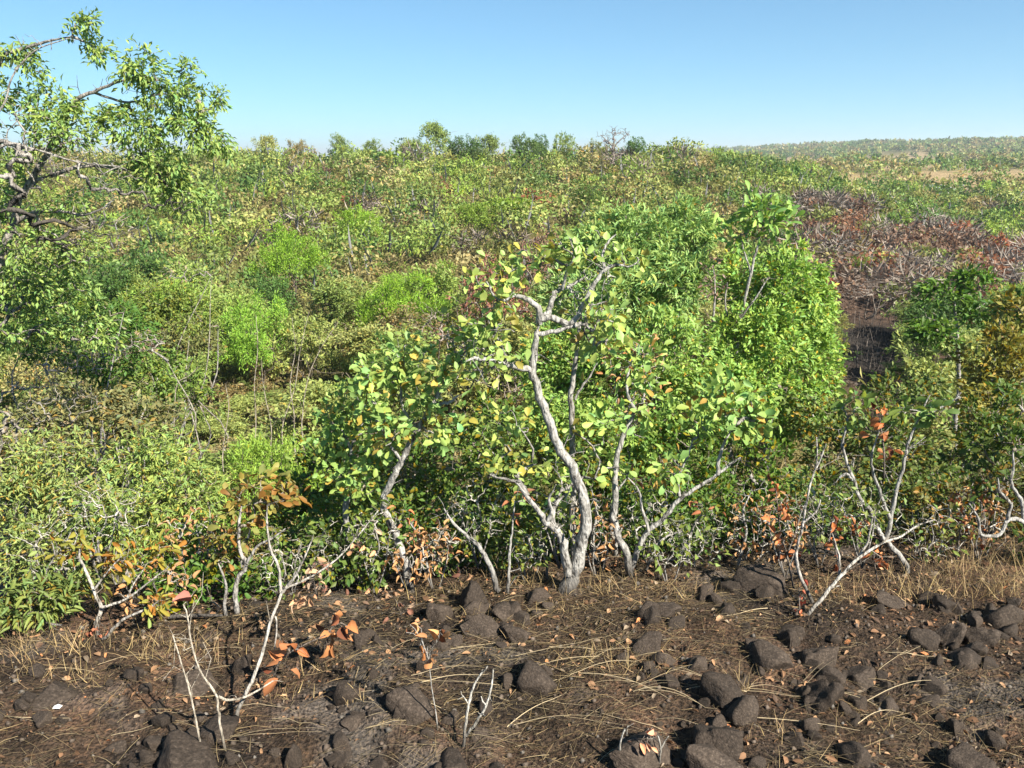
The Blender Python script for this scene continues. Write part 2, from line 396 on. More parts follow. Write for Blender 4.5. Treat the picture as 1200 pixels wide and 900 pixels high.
def plant(name, label, cat, base, trunks, blobs, leaf=None, seed=0, bark=BARK, twigc=TWIG, rtip=.0025, jit=.16, rise=.12,
          group=None, twiglets=9, crown='crown'):
    """trunks: list of (world pts, radii); blobs: list of (centre, radii, n) of twig ends;
    leaf: dict(T, L, ratio, k, spread, color, aged, droop, single=number of leaves kept as pieces)"""
    rng = np.random.default_rng(seed)
    base = np.asarray(base, float)
    if cat in ('tree', 'sapling', 'bush', 'shrub', 'stem', 'twig'):      # stand it on the ground below its lowest traced joint
        g = gz(base[0], base[1])
        if base[2] > g + .04:
            foot = np.array([base[0] + (.0 if base[2] - g < .3 else .06), base[1], g - .03]); p0, r0 = trunks[0]
            mid = (foot + np.asarray(p0[0])) / 2 + np.array([.03, 0, 0]) * min(1, base[2] - g)
            trunks = [([foot, mid] + list(p0), [r0[0] * 1.15, r0[0] * 1.05] + list(r0))] + list(trunks[1:]); base = foot
        elif base[2] < g - .12: base = np.array([base[0], base[1], g - .05])
    root = thing(name, label, cat, base, group)
    trunks = [(p, list(r[:-1]) + [min(r[-1], .0035)]) if len(p) > 3 else (p, r) for p, r in trunks]
    sm_tr = [smooth_path(p, r) for p, r in trunks]
    trunk_o = None
    for i, (p, r) in enumerate(sm_tr):
        r = r * (1 + .05 * np.sin(np.arange(len(r)) * 1.9 + seed)) if len(r) > 6 else r
        p = p + rng.normal(size=p.shape) * r[:, None] * .22
        nk = np.linspace(0, len(p) - 1, max(3, len(p) // 4)); kk = rng.normal(size=(len(nk), 3)) * .3; kk[0] = 0
        p = p + np.stack([np.interp(np.arange(len(p)), nk, kk[:, q]) for q in range(3)], 1) * r[:, None]
        V, Fq = tubes([(p - base, r)], 9)
        to = obj('trunk' if i == 0 else 'branch', mesh('trunk', V, Fq, M_BARK, None, True), trunk_o or root, color=bark)
        trunk_o = trunk_o or to
    tw = []
    for p, r in sm_tr:               # short side twigs along the outer wood
        L = float(np.linalg.norm(np.diff(p, axis=0), axis=1).sum())
        for _ in range(int(min(14, L * twiglets))):
            i = int(rng.integers(len(p) // 3, len(p))); d = nrmz((rng.normal(size=3) + np.array([0, 0, .7]) + (p[min(i + 1, len(p) - 1)] - p[i - 1]) * 6)[None])[0]
            l = rng.uniform(.04, .17) * (1 if L > .4 else .5); q = p[i] + d * l * .5 + rng.normal(size=3) * l * .12; e = q + nrmz((d + rng.normal(size=3) * .5)[None])[0] * l * .6
            rr_ = min(r[i] * .5, .0034); tw.append((np.array([p[i], q, e]), np.array([rr_, rr_ * .75, rr_ * .4])))
            if rng.random() < .5:
                e2 = q + nrmz((d + rng.normal(size=3) * .8)[None])[0] * l * .5; tw.append((np.array([q, (q + e2) / 2 + rng.normal(size=3) * .01, e2]), np.array([rr_ * .7, rr_ * .5, rr_ * .3])))
    if not blobs:
        if tw:
            V, Fq = tubes([(p - base, r) for p, r in tw], 4); tag(obj('twigs', mesh('twigs', V, Fq, M_BARK, None, True), root, color=bark), kind='stuff')
        return root
    A, C = attractors(rng, blobs)
    paths, E = skeleton(rng, sm_tr, A, rtip, jit, rise)
    V, Fq = tubes([(p - base, r) for p, r in paths + tw], 3)
    tag(obj('twigs', mesh('twigs', V, Fq, M_BARK, None, True), root, color=twigc), kind='stuff')
    if leaf:
        l = dict(T=T_SMALL, L=.06, ratio=.45, k=10, spread=.05, color=(.1, .18, .03), aged=0, agedc=(2.4, 1, .6), droop=0, single=0, up=.6, out=.5, var=.28, mt=None, Ts=None, key='big')
        l.update(leaf)
        fol = foliage(rng, A, E, C, l['k'], l['spread'], l['L'], l['ratio'], l['droop'], l['up'], l['out'])
        cols = tints(rng, len(fol[0]), l['var'], l['aged'], l['agedc'])
        if l['single']:
            idx = rng.permutation(len(fol[0])); a, b = idx[:l['single']], idx[l['single']:]
            leaf_objects(rng, root, base, [f[a] for f in fol], cols[a], l['color'], l['Ts'] or T_BIG, l['key'], l['mt'])
        else: b = np.arange(len(fol[0]))
        if len(b):
            f2 = [f[b] for f in fol]; f2[0] = f2[0] - base
            tag(obj(crown, leaf_mesh(crown, l['T'], f2, cols[b], l['mt']), root, color=l['color']), kind='stuff')
    return root

def px_path(pts, Y, Y2=None):
    """traced line: [(px, py)] at depth Y (to Y2 at the end)"""
    n = len(pts)
    return [at(p[0], p[1], Y + ((Y2 - Y) * i / (n - 1) if Y2 is not None else 0)) for i, p in enumerate(pts)]
def radii(r0, r1, n): return list(np.linspace(r0, r1, n))
def tr(pts, r0, r1, Y, Y2=None): return (px_path(pts, Y, Y2), radii(r0, r1, len(pts)))
def blob(px, py, Y, rx, ry, n, rz=None):
    """crown lobe traced in the photograph: radii in pixels"""
    c = at(px, py, Y); m = mpp(c)
    return (c, (rx * m, (rz if rz else (rx + ry) / 2) * m, ry * m), n)
def stems(rng, base, top_c, n, spread, r):
    """a few stems rising from one foot towards the crown"""
    base = np.asarray(base, float); top_c = np.asarray(top_c, float); out = []
    for i in range(n):
        e = base + (top_c - base) * rng.uniform(.7, 1.0) + np.array([rng.normal() * spread, rng.normal() * spread, 0])
        b = base + np.array([rng.normal() * .05, rng.normal() * .05, -.03])
        m1 = b + (e - b) * .35 + rng.normal(size=3) * .09 * np.linalg.norm(e - b); m2 = b + (e - b) * .7 + rng.normal(size=3) * .08 * np.linalg.norm(e - b)
        out.append(([b, m1, m2, e], [r, r * .8, r * .6, r * .4]))
    return out
def bush(name, label, cat, px, Y, blobs, leaf, seed, nst=3, r=.018, **kw):
    """a shrub standing at pixel column px and depth Y, crown lobes as given"""
    rng = np.random.default_rng(seed + 1000)
    cs = np.array([b[0] for b in blobs]); cc = cs.mean(0)
    x = (px - 600) / F * np.dot(np.array([0, Y, gz(0, Y) - 2.6]), FW)
    base = np.array([x, Y, gz(x, Y)])
    return plant(name, label, cat, base, stems(rng, base, cc, nst, kw.pop('spread', .15), r), blobs, leaf, seed, **kw)


# ------------------------------------------------------------------ library of hillside shrubs (meshes shared by the copies)
def lib_blobs(rng, n_lobes, R, H, natt, low=.35):
    out = []
    for i in range(n_lobes):
        a = rng.uniform(0, 2 * math.pi); q = rng.uniform(0, 1) ** .6
        z = H * (.34 + rng.uniform(.3, .46) * math.sqrt(max(0, 1 - q * q)))
        r = R * rng.uniform(.32, .55)
        out.append(((math.cos(a) * q * R * .72, math.sin(a) * q * R * .72, z), (r, r, r * rng.uniform(.6, .95)), max(4, natt // n_lobes)))
    return out
KINDS = {
    #            lobes  R    H   natt  k  template L  ratio spread droop aged  up
    'olive':    (10, .95, 1.60, 120, 36, T_TINY, .062, .46, .10, .0, .12, .5),
    'feathery': (9, .90, 1.60, 126, 60, T_TINY, .060, .26, .11, -.15, .01, .5),
    'leafy':    (9, .95, 1.70, 117, 30, T_TINY, .074, .42, .10, .15, .03, .6),
    'dark':     (9, 1.0, 1.65, 108, 28, T_TINY, .074, .45, .10, .0, .04, .6),
    'scorched': (9, .90, 1.45, 144, 14, T_TINY, .050, .50, .06, .2, .0, .5),
    'bare':     (9, .85, 1.60, 230, 0, None, 0, 0, 0, 0, 0, 0),
}
LIB = {}
def make_lib(kind, v):
    lobes, R, H, natt, k, T, L, ratio, spread, droop, aged, up = KINDS[kind]
    rng = np.random.default_rng(sum(map(ord, kind)) * 7 + v)
    bl = lib_blobs(rng, lobes, R, H, natt)
    A, C = attractors(rng, bl)
    tr_ = [smooth_path(p, r) for p, r in stems(rng, (0, 0, 0), (0, 0, H * .6), 4, R * .35, .02)]
    paths, E = skeleton(rng, tr_, A, .003, .2)
    # shoots that stick out of the crown
    for q in rng.choice(len(A), 5, False):
        d = nrmz((E[q] + np.array([0, 0, .8]) + rng.normal(size=3) * .3)[None])[0]; l = rng.uniform(.12, .38)
        paths.append((np.array([A[q], A[q] + d * l * .5 + rng.normal(size=3) * .02, A[q] + d * l]), np.array([.004, .003, .002])))
    V, Fq = tubes(tr_ + paths, 3); sme = mesh(kind + '_stems', V, Fq, M_BARK, None, True)
    cme = None
    if k:
        fol = foliage(rng, A, E, C, k, spread, L, ratio, droop, up)
        cme = leaf_mesh(kind + '_crown', T, fol, tints(rng, len(fol[0]), .22, aged * .6, (1.5, 1.0, .7), .07), M_DRY if kind == 'scorched' else M_LEAF)
        LIB[kind, v] = (sme, cme, fol)
    else:
        LIB[kind, v] = (sme, None, (A, E, nrmz(rng.normal(size=A.shape)), np.full(len(A), .3), np.full(len(A), .02)))
NV = 4
for kd in KINDS:
    for v in range(NV): make_lib(kd, v)

HUES = {'olive': [(.24, .25, .075), (.29, .265, .105), (.205, .24, .065), (.32, .275, .13), (.25, .215, .09), (.195, .215, .07), (.29, .235, .10)],
        'feathery': [(.24, .36, .06), (.26, .37, .065), (.22, .32, .06)],
        'leafy': [(.23, .305, .075), (.205, .27, .07), (.275, .32, .095), (.29, .305, .10), (.17, .225, .06)],
        'dark': [(.085, .16, .038), (.11, .18, .045)],
        'scorched': [(.24, .115, .065), (.21, .135, .09), (.19, .135, .10), (.25, .135, .08), (.18, .115, .08), (.27, .105, .055)],
        'bare': [(.28, .235, .20), (.31, .27, .235)]}
SHRUB_NAME = {'olive': 'olive_shrub', 'feathery': 'feathery_shrub', 'leafy': 'leafy_shrub', 'dark': 'dark_shrub', 'scorched': 'scorched_shrub', 'bare': 'bare_shrub'}
def put_shrub(kind, x, y, R, H, rng, label, group, color=None, z=None):
    v = int(rng.integers(NV)); sme, cme, _ = LIB[kind, v]
    k = KINDS[kind]
    root = thing(SHRUB_NAME[kind], label, 'shrub', (x, y, (gz(x, y) if z is None else z) - .04), group, rng.uniform(0, 6.28))
    R = max(R, .40 * H); s = R / k[1]; root.scale = (s, s, H / k[2])
    hue = color or HUES[kind][int(rng.integers(len(HUES[kind])))]
    obj('stems', sme, root, color=(.2, .175, .145) if kind not in ('bare', 'scorched') else (.29, .25, .22))
    if cme: tag(obj('crown', cme, root, color=np.clip(np.array(hue) * rng.uniform(.85, 1.15), 0, 1)), kind='stuff')
    return root

# ---- shrubs one can single out on the hillside (column, top row, depth, width in pixels)
SP = [
    ('feathery', 470, 303, 20.0, 118, (0.244, 0.406, 0.043), 'wide bright green feathery shrub in mid slope, left of the yellow-leaved white tree'),
    ('feathery', 336, 247, 25.0, 95, (0.234, 0.390, 0.043), 'tall bright green feathery shrub above the small round one on the left slope'),
    ('feathery', 304, 333, 17.0, 68, (0.254, 0.439, 0.059), 'small round vivid green feathery shrub low on the left slope'),
    ('feathery', 415, 235, 32.0, 80, (0.234, 0.374, 0.043), 'bright feathery shrub upslope between the two tallest feathery ones'),
    ('feathery', 315, 490, 8.6, 46, (0.293, 0.439, 0.073), 'little pale green feathery bush just behind the orange-leaved shrub'),
    ('leafy', 600, 225, 36.0, 95, (0.215, 0.325, 0.043), 'rounded mid green shrub on the slope above the red scorched bushes'),
    ('dark', 690, 215, 40.0, 70, (0.108, 0.179, 0.036), 'dark green shrub on the slope above the tall leafy tree'),
    ('leafy', 555, 232, 34.0, 70, (0.196, 0.293, 0.043), 'green shrub left of the rounded mid green one on the slope'),
    ('scorched', 585, 280, 19.0, 70, (.24, .11, .075), 'rusty red scorched bush behind the top of the white-trunked tree'),
    ('scorched', 640, 252, 24.0, 60, (.22, .12, .085), 'brown-red scorched bush with pale twigs above the white-trunked tree'),
    ('bare', 665, 262, 22.0, 50, None, 'pale leafless bush beside the red scorched one on the slope'),
    ('feathery', 1010, 290, 28.0, 34, (0.234, 0.325, 0.043), 'single small green bush among the scorched shrubs'),
]
TAKEN = []
srng = np.random.default_rng(77)
for kind, px, pt, Y, wp, colr, lab in SP:
    top = at(px, pt, Y); zg = gz(top[0], Y); m = mpp(top)
    put_shrub(kind, top[0], Y, wp * m / 2, max(.6, top[2] - zg), srng, lab, None, colr)
    TAKEN.append((top[0], Y, wp * m / 2))

# ---- trees along the crest of the hill
CR = [('leafy', 508, 141, 60, 44, 'tallest leafy tree on the hill crest'), ('dark', 540, 158, 62, 60, 'dark bushy tree beside the tallest one on the crest'),
      ('leafy', 480, 160, 61, 34, 'low green tree left of the tallest one on the crest'), ('leafy', 572, 156, 63, 40, 'rounded green tree on the crest above the centre'),
      ('dark', 612, 156, 62, 26, 'slim dark tree on the crest with a tuft top'), ('dark', 632, 160, 63, 24, 'short dark tree between two brighter crest trees'),
      ('leafy', 661, 157, 61, 38, 'bright green rounded tree left of the bare crest tree'), 
      ('dark', 745, 162, 60, 46, 'dark bushy tree right of the bare crest tree'), ('leafy', 785, 170, 60, 50, 'low green tree at the right end of the crest'),
      ('leafy', 310, 157, 58, 36, 'green crest tree just right of the drooping left tree'), ('leafy', 396, 158, 61, 40, 'rounded tree at the left part of the crest'),
      ('olive', 350, 163, 60, 44, 'olive tree low on the left part of the crest'), ('leafy', 436, 164, 62, 42, 'low tree on the crest left of the dark pair'),
      ('olive', 700, 166, 62, 40, 'olive bushy tree at the foot of the bare crest tree'), ('leafy', 830, 178, 58, 44, 'green shrub where the crest drops to the right')]
for kind, px, pt, Y, wp, lab in CR:
    top = at(px, pt, Y); zg = gz(top[0], Y); m = mpp(top)
    put_shrub(kind, top[0], Y, max(wp * m / 2, .46 * (top[2] - zg)), max(1.2, (top[2] - zg) * 1.08), srng, lab, None)

# ---- the other shrubs of slope and valley
def region(px, py, n3, y):
    if y > 17 + 6 * n3 and y < 36 + 16 * n3 and px > 890 + 60 * n3 and px > 850 + (py - 250) * .45: return 'burn'
    return 'hill' if y < 75 else 'far'
cand = []
crng = np.random.default_rng(5)
y = 9.6
while y < 78:
    sp = 1.0 + .0095 * (y - 9)
    xw = 0.68 * y + 3
    ax = np.arange(-xw, xw, sp); ax = ax + crng.uniform(-.45, .45, len(ax)) * sp; ay = y + crng.uniform(-.45, .45, len(ax)) * sp
    az = terrain(ax, ay); apx, apy = to_px(ax, ay, az + 1); ab = burn_patch(ax, ay); an = vn(ax / 5, ay / 5, 91); a3 = vn(ax / 3, ay / 3, 3)
    cand += [c for c in zip(ax, ay, az, apx, apy, ab, an, a3) if -70 < c[3] < 1270]
    y += sp * .95
HILL = []
for xx, yy, zz, px, py, bp, n, n3 in cand:
    if any((xx - a) ** 2 + (yy - b) ** 2 < (.55 * r + .2) ** 2 for a, b, r in TAKEN): continue
    if yy < 12.5 and 640 < px < 1010: continue          # the tall leafy trees stand here
    if bp > .3 or (11.5 < yy < 21 and 975 < px < 1070): continue
    rg = region(px, py, n3, yy)
    u = crng.random()
    if rg == 'burn':
        kind = 'scorched' if u < .58 else 'bare' if u < .84 else 'leafy' if u < .90 else 'olive'
        H = crng.uniform(.8, 1.5); R = crng.uniform(.75, 1.15)
    else:
        right = px > 850; kind_near = yy < 16
        t_ = u + (n - .5) * .9
        if kind_near and t_ > .7: t_ -= .35
        kind = 'olive' if t_ < .50 else 'leafy' if t_ < .70 else 'feathery' if t_ < .86 else 'dark'
        if kind_near and kind == 'feathery': kind = 'leafy'
        if right and u < .25: kind = 'dark'
        if crng.random() < .022: kind = 'bare'
        if not right and crng.random() < .008: kind = 'scorched'
        tall = crng.random() < .36; R = crng.uniform(.85, 1.35) if tall else crng.uniform(.65, 1.0); H = R * crng.uniform(1.35, 1.9) if tall else crng.uniform(.55, .95)
        if tall and kind == 'olive' and crng.random() < .55: kind = 'leafy'
        if yy < 13: H = min(H, 1.25)
    HILL.append((kind, xx, yy, R, H, rg, px))
HILL.sort(key=lambda h: h[2])
def hill_label(kind, px, y, rg, R, H):
    what = {'olive': 'olive-brown twiggy shrub', 'feathery': 'bright green feathery shrub', 'leafy': 'green leafy shrub', 'dark': 'dark green dense shrub',
            'scorched': 'brown scorched shrub', 'bare': 'pale leafless shrub'}[kind]
    size = ('tall ' if H > 1.5 else 'low ' if H < .8 else '') + ('narrow' if R < .8 else 'broad' if R > 1.05 else 'rounded')
    if rg == 'burn': where = 'in burnt hollow, ' + ('front' if y < 28 else 'back') + (' left part' if px < 1000 else ' middle part' if px < 1100 else ' right part')
    else:
        where = ('in the valley bottom' if y < 12.5 else 'at the slope foot' if y < 15 else 'on the lower slope' if y < 18.5 else 'on the middle slope' if y < 23 else 'on the upper slope')
        for lim, t in ((90, 'by the left edge'), (200, 'below the drooping tree'), (300, 'near the round feathery bush'), (400, 'around the slim bare poles'), (520, 'left of the main tree'),
                       (680, 'behind the main tree'), (860, 'behind the tall leafy trees'), (1000, 'beside the burnt hollow'), (1110, 'right of the burnt patch'), (9999, 'by the right edge')):
            if px < lim: where += ' ' + t; break
    return f'{size} {what} {where}', f'{what}s {where}'
n_ind = 268
hr = np.random.default_rng(9)
for kind, x, y, R, H, rg, px in HILL[:n_ind]:
    lab, grp = hill_label(kind, px, y, rg, R, H)
    put_shrub(kind, x, y, R, H, hr, lab, grp)
REST = HILL[n_ind:]

def far_scrub(items, name, label, cat, K, size, rng):
    """many far shrubs that read as one mass: leaf clumps of the shared shrubs, thinned with distance"""
    PP, DD, NN, LL, WW, CC = [], [], [], [], [], []
    for kind, x, y, z, R, H in items:
        v = int(rng.integers(NV)); P, D, N, L, W = LIB[kind, v][2]
        k = K if kind != 'bare' else 200
        i = rng.integers(len(P), size=k)
        a = rng.uniform(0, 6.28); c, s_ = math.cos(a), math.sin(a); Rm = np.array([[c, -s_, 0], [s_, c, 0], [0, 0, 1]])
        sc = np.array([R / KINDS[kind][1], R / KINDS[kind][1], H / KINDS[kind][2]])
        hue = np.array(HUES[kind][int(rng.integers(len(HUES[kind])))]) * rng.uniform(.8, 1.2)
        PP.append((P[i] * sc) @ Rm.T + np.array([x, y, z])); DD.append(D[i] @ Rm.T); NN.append(N[i] @ Rm.T)
        l = np.full(k, size(y)) * rng.uniform(.7, 1.3, k)
        if kind == 'bare': LL.append(l * 3.2); WW.append(l * .05); CC.append(hue * rng.uniform(.8, 1.3, (k, 1)))
        else: LL.append(l); WW.append(l * (.3 if kind == 'feathery' else .55)); CC.append(hue * tints(rng, k, .22, .03, (1.4, 1.0, .7), .07))
        # a few grey stems
        j = rng.integers(len(P), size=2); q = (P[j] * sc) @ Rm.T + np.array([x, y, z])
        PP.append(q - np.array([0, 0, .35 * H])); DD.append(nrmz(rng.normal(size=(2, 3)) * .35 + np.array([0, 0, 1.]))); NN.append(nrmz(rng.normal(size=(2, 3))))
        LL.append(np.full(2, .55 * H)); WW.append(np.full(2, size(y) * .14)); CC.append(np.full((2, 3), .2))
    fol = [np.concatenate(a) for a in (PP, DD, NN, LL, WW)]
    me = leaf_mesh(name, T_TINY, fol, np.concatenate(CC))
    return tag(obj(name, me, color=(1, 1, 1)), label, cat, kind='stuff')
frng = np.random.default_rng(19)
far_scrub([(k, x, y, gz(x, y), R, H) for k, x, y, R, H, rg, px in REST], 'upper_slope_scrub', 'green and olive scrub covering the upper slope of the hill', 'scrub', 185,
          lambda y: .094 + .00205 * y, frng)
def undergrowth():
    rng = np.random.default_rng(23); n = 90000
    yy = 9.5 + 42 * rng.random(n) ** 1.25; xx = (rng.random(n) * 2 - 1) * (.68 * yy + 2); zz = terrain(xx, yy); px, py = to_px(xx, yy, zz)
    keep = (burn_patch(xx, yy) < .2) & ~((px > 870 + (py - 250) * .45) & (yy > 17) & (yy < 46)) & (px > -60) & (px < 1260); xx, yy, zz = xx[keep], yy[keep], zz[keep]; n = len(xx)
    tone = fbm(xx / 3, yy / 3, 101, 3)[:, None]; c = np.array([.22, .25, .07]) + (np.array([.33, .27, .13]) - np.array([.22, .25, .07])) * sm(.4, .62, tone); c = c * rng.uniform(.6, 1.25, (n, 1))
    h = rng.random(n) ** 1.5 * .5; D = nrmz(rng.normal(size=(n, 3)) * .7 + np.array([0, 0, .8])); N = nrmz(rng.normal(size=(n, 3)) * .7 + np.array([0, 0, .6]))
    L = (.045 + .0022 * yy) * rng.uniform(.6, 1.6, n); st = rng.random(n) < .3; W = L * .42; L[st] *= 3; W[st] = L[st] * .05
    tag(obj('undergrowth', leaf_mesh('undergrowth', T_TINY, (np.stack([xx, yy, zz + h], 1), D, N, L, W), c), color=(1, 1, 1)), 'low olive and dry yellow undergrowth between the hillside shrubs', 'undergrowth', kind='stuff')
undergrowth()
FAR = []
y = 78
while y < 1100:
    sp = 1.9 + (y - 78) * .016
    x0, x1 = (200 - 600) / F * y * 1.05, .74 * y
    ax = np.arange(x0, x1, sp); ax = ax + frng.uniform(-.5, .5, len(ax)) * sp; ay = y + frng.uniform(-.5, .5, len(ax)) * sp
    az = terrain(ax, ay, False); apx = to_px(ax, ay, az)[0]; am = straw_mask(ax, ay); an = vn(ax / 25, ay / 25, 61)
    for xx, yy, zz, px, msk, nn in zip(ax, ay, az, apx, am, an):
        if px < 780 and frng.random() < .8: continue
        if msk > .3 and frng.random() < .84: continue
        u = frng.random() + (nn - .5) * .8
        kd = 'olive' if u < .42 else 'leafy' if u < .6 else 'dark'
        big = 1 + (y - 78) * .0012
        FAR.append((kd, xx, yy, zz, frng.uniform(.8, 1.7) * big, (.9 + 1.3 * frng.random() ** 1.7) * big))
    y += sp
far_scrub(FAR, 'distant_scrub', 'distant dark green scrub scattered over the far low hills', 'scrub', 38, lambda y: .2 + .0027 * y, frng)

# ------------------------------------------------------------------ the tall leafy trees right of centre
G1 = (.235, .365, .075)
leafC = dict(T=T_SMALL, L=.062, ratio=.40, k=34, spread=.075, color=G1, aged=.03, droop=.15, up=.6)
bush('leafy_tree', 'tall bright green leafy tree with a rounded crown reaching to the burnt hollow', 'tree', 900, 8.4,
     [blob(925, 345, 8.4, 48, 60, 120), blob(890, 400, 8.0, 62, 55, 130), blob(945, 430, 8.4, 38, 60, 90), blob(870, 330, 8.8, 35, 40, 50),
      blob(860, 450, 7.6, 55, 45, 90), blob(930, 480, 8.0, 42, 42, 70), blob(955, 380, 8.8, 24, 46, 40)],
     leafC, 301, nst=4, r=.035, spread=.3, bark=BARK, rtip=.003)
bush('leafy_tree', 'leafy tree with slender arching sprays behind the white-trunked tree', 'tree', 760, 8.8,
     [blob(740, 282, 8.8, 62, 36, 130), blob(802, 266, 9.0, 38, 30, 70), blob(690, 300, 8.6, 44, 36, 80), blob(790, 330, 8.2, 50, 44, 100), blob(735, 355, 8.0, 64, 46, 120), blob(670, 360, 8.0, 40, 44, 60)],
     dict(T=T_SMALL, L=.08, ratio=.22, k=32, spread=.085, color=(.245, .365, .11), aged=.01, droop=.1, up=.6), 302, nst=4, r=.03, spread=.3, rtip=.003)
bush('leafy_tree', 'lower green tree filling the space under the arching sprays', 'tree', 790, 7.6,
     [blob(780, 415, 7.3, 64, 50, 130), blob(715, 440, 7.3, 55, 55, 110), blob(825, 480, 7.0, 64, 44, 110), blob(690, 400, 7.7, 45, 45, 70), blob(640, 430, 7.5, 40, 50, 70), blob(660, 500, 7.0, 50, 40, 70), blob(745, 510, 6.9, 55, 36, 80)],
     dict(leafC, color=(.235, .355, .08), L=.055), 303, nst=4, r=.03, spread=.3, rtip=.003)
plant('sapling', 'slim upright sapling with large pale leaves rising above the leafy trees', 'sapling',
      at(855, 480, 8.0), [tr([(855, 480), (862, 420), (868, 370), (880, 320), (888, 290), (893, 265)], .022, .008, 8.0), tr([(880, 320), (872, 295), (868, 275)], .01, .006, 8.0),
                          tr([(862, 400), (850, 360), (852, 330)], .01, .006, 8.0)],
      [blob(890, 255, 8.0, 32, 26, 16), blob(915, 262, 8.0, 18, 16, 7), blob(866, 272, 8.0, 16, 18, 7)],
      dict(T=T_BROAD, L=.10, ratio=.4, k=9, spread=.09, color=(.22, .34, .08), single=150, Ts=T_BIG[:2], droop=-.2), 304, rtip=.004)
plant('dead_branch', 'pale dry spray of bare twigs sticking out of the leafy tree', 'branch', at(868, 372, 7.7),
      [tr([(868, 372), (885, 350), (900, 325)], .012, .004, 7.7)], [blob(893, 345, 7.6, 26, 22, 16)], None, 305, bark=BARK, rtip=.002)
plant('dead_bush', 'brownish-grey dead twigs in the gap of the leafy trees', 'bush', at(836, 380, 8.0),
      [tr([(836, 380), (838, 340), (836, 315)], .012, .005, 8.0)], [blob(836, 325, 7.9, 17, 28, 40)],
      dict(T=T_TINY, L=.05, ratio=.4, k=2, spread=.04, color=(.25, .15, .12), mt=M_DRY), 306, rtip=.002, twigc=(.36, .27, .24))

# ------------------------------------------------------------------ dark thicket behind the white stems
DK = dict(T=T_SMALL, L=.055, ratio=.5, k=15, spread=.06, color=(.075, .135, .025), aged=.12, agedc=(2.6, 1.2, .5))
TH_ = [
    (400, 6.4, [(390, 560, 6.3, 60, 60, 90), (430, 520, 6.5, 45, 45, 60), (360, 600, 6.0, 40, 55, 50)], (0.112, 0.181, 0.031), 'low green bush behind the left white stem'),
    (470, 6.8, [(480, 560, 6.8, 50, 60, 80), (520, 600, 6.4, 50, 55, 70), (450, 620, 6.2, 50, 50, 60)], (0.094, 0.156, 0.027), 'dark green bush between the left white stem and the main trunk'),
    (570, 6.6, [(570, 520, 6.6, 55, 60, 90), (590, 590, 6.2, 55, 55, 80), (540, 640, 6.0, 45, 40, 50)], (0.100, 0.163, 0.027), 'dark bush directly left of the main white trunk'),
    (690, 6.6, [(690, 540, 6.5, 55, 55, 90), (720, 600, 6.2, 55, 50, 80), (660, 620, 6.0, 40, 45, 50)], (0.106, 0.175, 0.031), 'dark bush right behind the main white trunk'),
    (790, 6.6, [(790, 540, 6.6, 55, 50, 80), (770, 610, 6.2, 50, 50, 70), (830, 590, 6.3, 45, 50, 60)], (0.088, 0.163, 0.025), 'dark green bush under the lower green tree'),
    (880, 6.7, [(880, 540, 6.7, 55, 55, 90), (900, 610, 6.3, 50, 50, 70), (850, 640, 6.0, 40, 35, 40)], (0.100, 0.175, 0.027), 'dark bush below the tall rounded leafy tree'),
    (965, 7.2, [(960, 490, 7.4, 40, 35, 60), (985, 540, 7.0, 45, 50, 70), (950, 590, 6.6, 45, 45, 60)], (0.125, 0.175, 0.044), 'olive bush left of the forked bare shrub'),
    (1060, 7.4, [(1060, 460, 7.8, 50, 28, 60), (1040, 520, 7.0, 50, 50, 80), (1080, 580, 6.6, 50, 50, 70)], (0.106, 0.150, 0.035), 'olive green bush behind the forked bare shrub'),
    (1150, 6.9, [(1150, 540, 6.9, 55, 55, 80), (1180, 490, 7.2, 50, 45, 60), (1130, 600, 6.4, 55, 40, 60)], (0.075, 0.125, 0.022), 'dark bush behind the twisted white branches at right'),
    (1000, 6.4, [(1000, 620, 6.2, 60, 40, 70), (940, 640, 6.0, 40, 35, 40)], (0.094, 0.131, 0.031), 'low dark bush behind the leaning white sapling'),
]
for i, (px, Y, bl, colr, lab) in enumerate(TH_):
    bush('thicket_shrub', lab, 'shrub', px, Y, [blob(*b) for b in bl], dict(DK, color=colr), 320 + i, nst=5, r=.018, spread=.22, group='dark shrubs of the thicket behind the white stems')
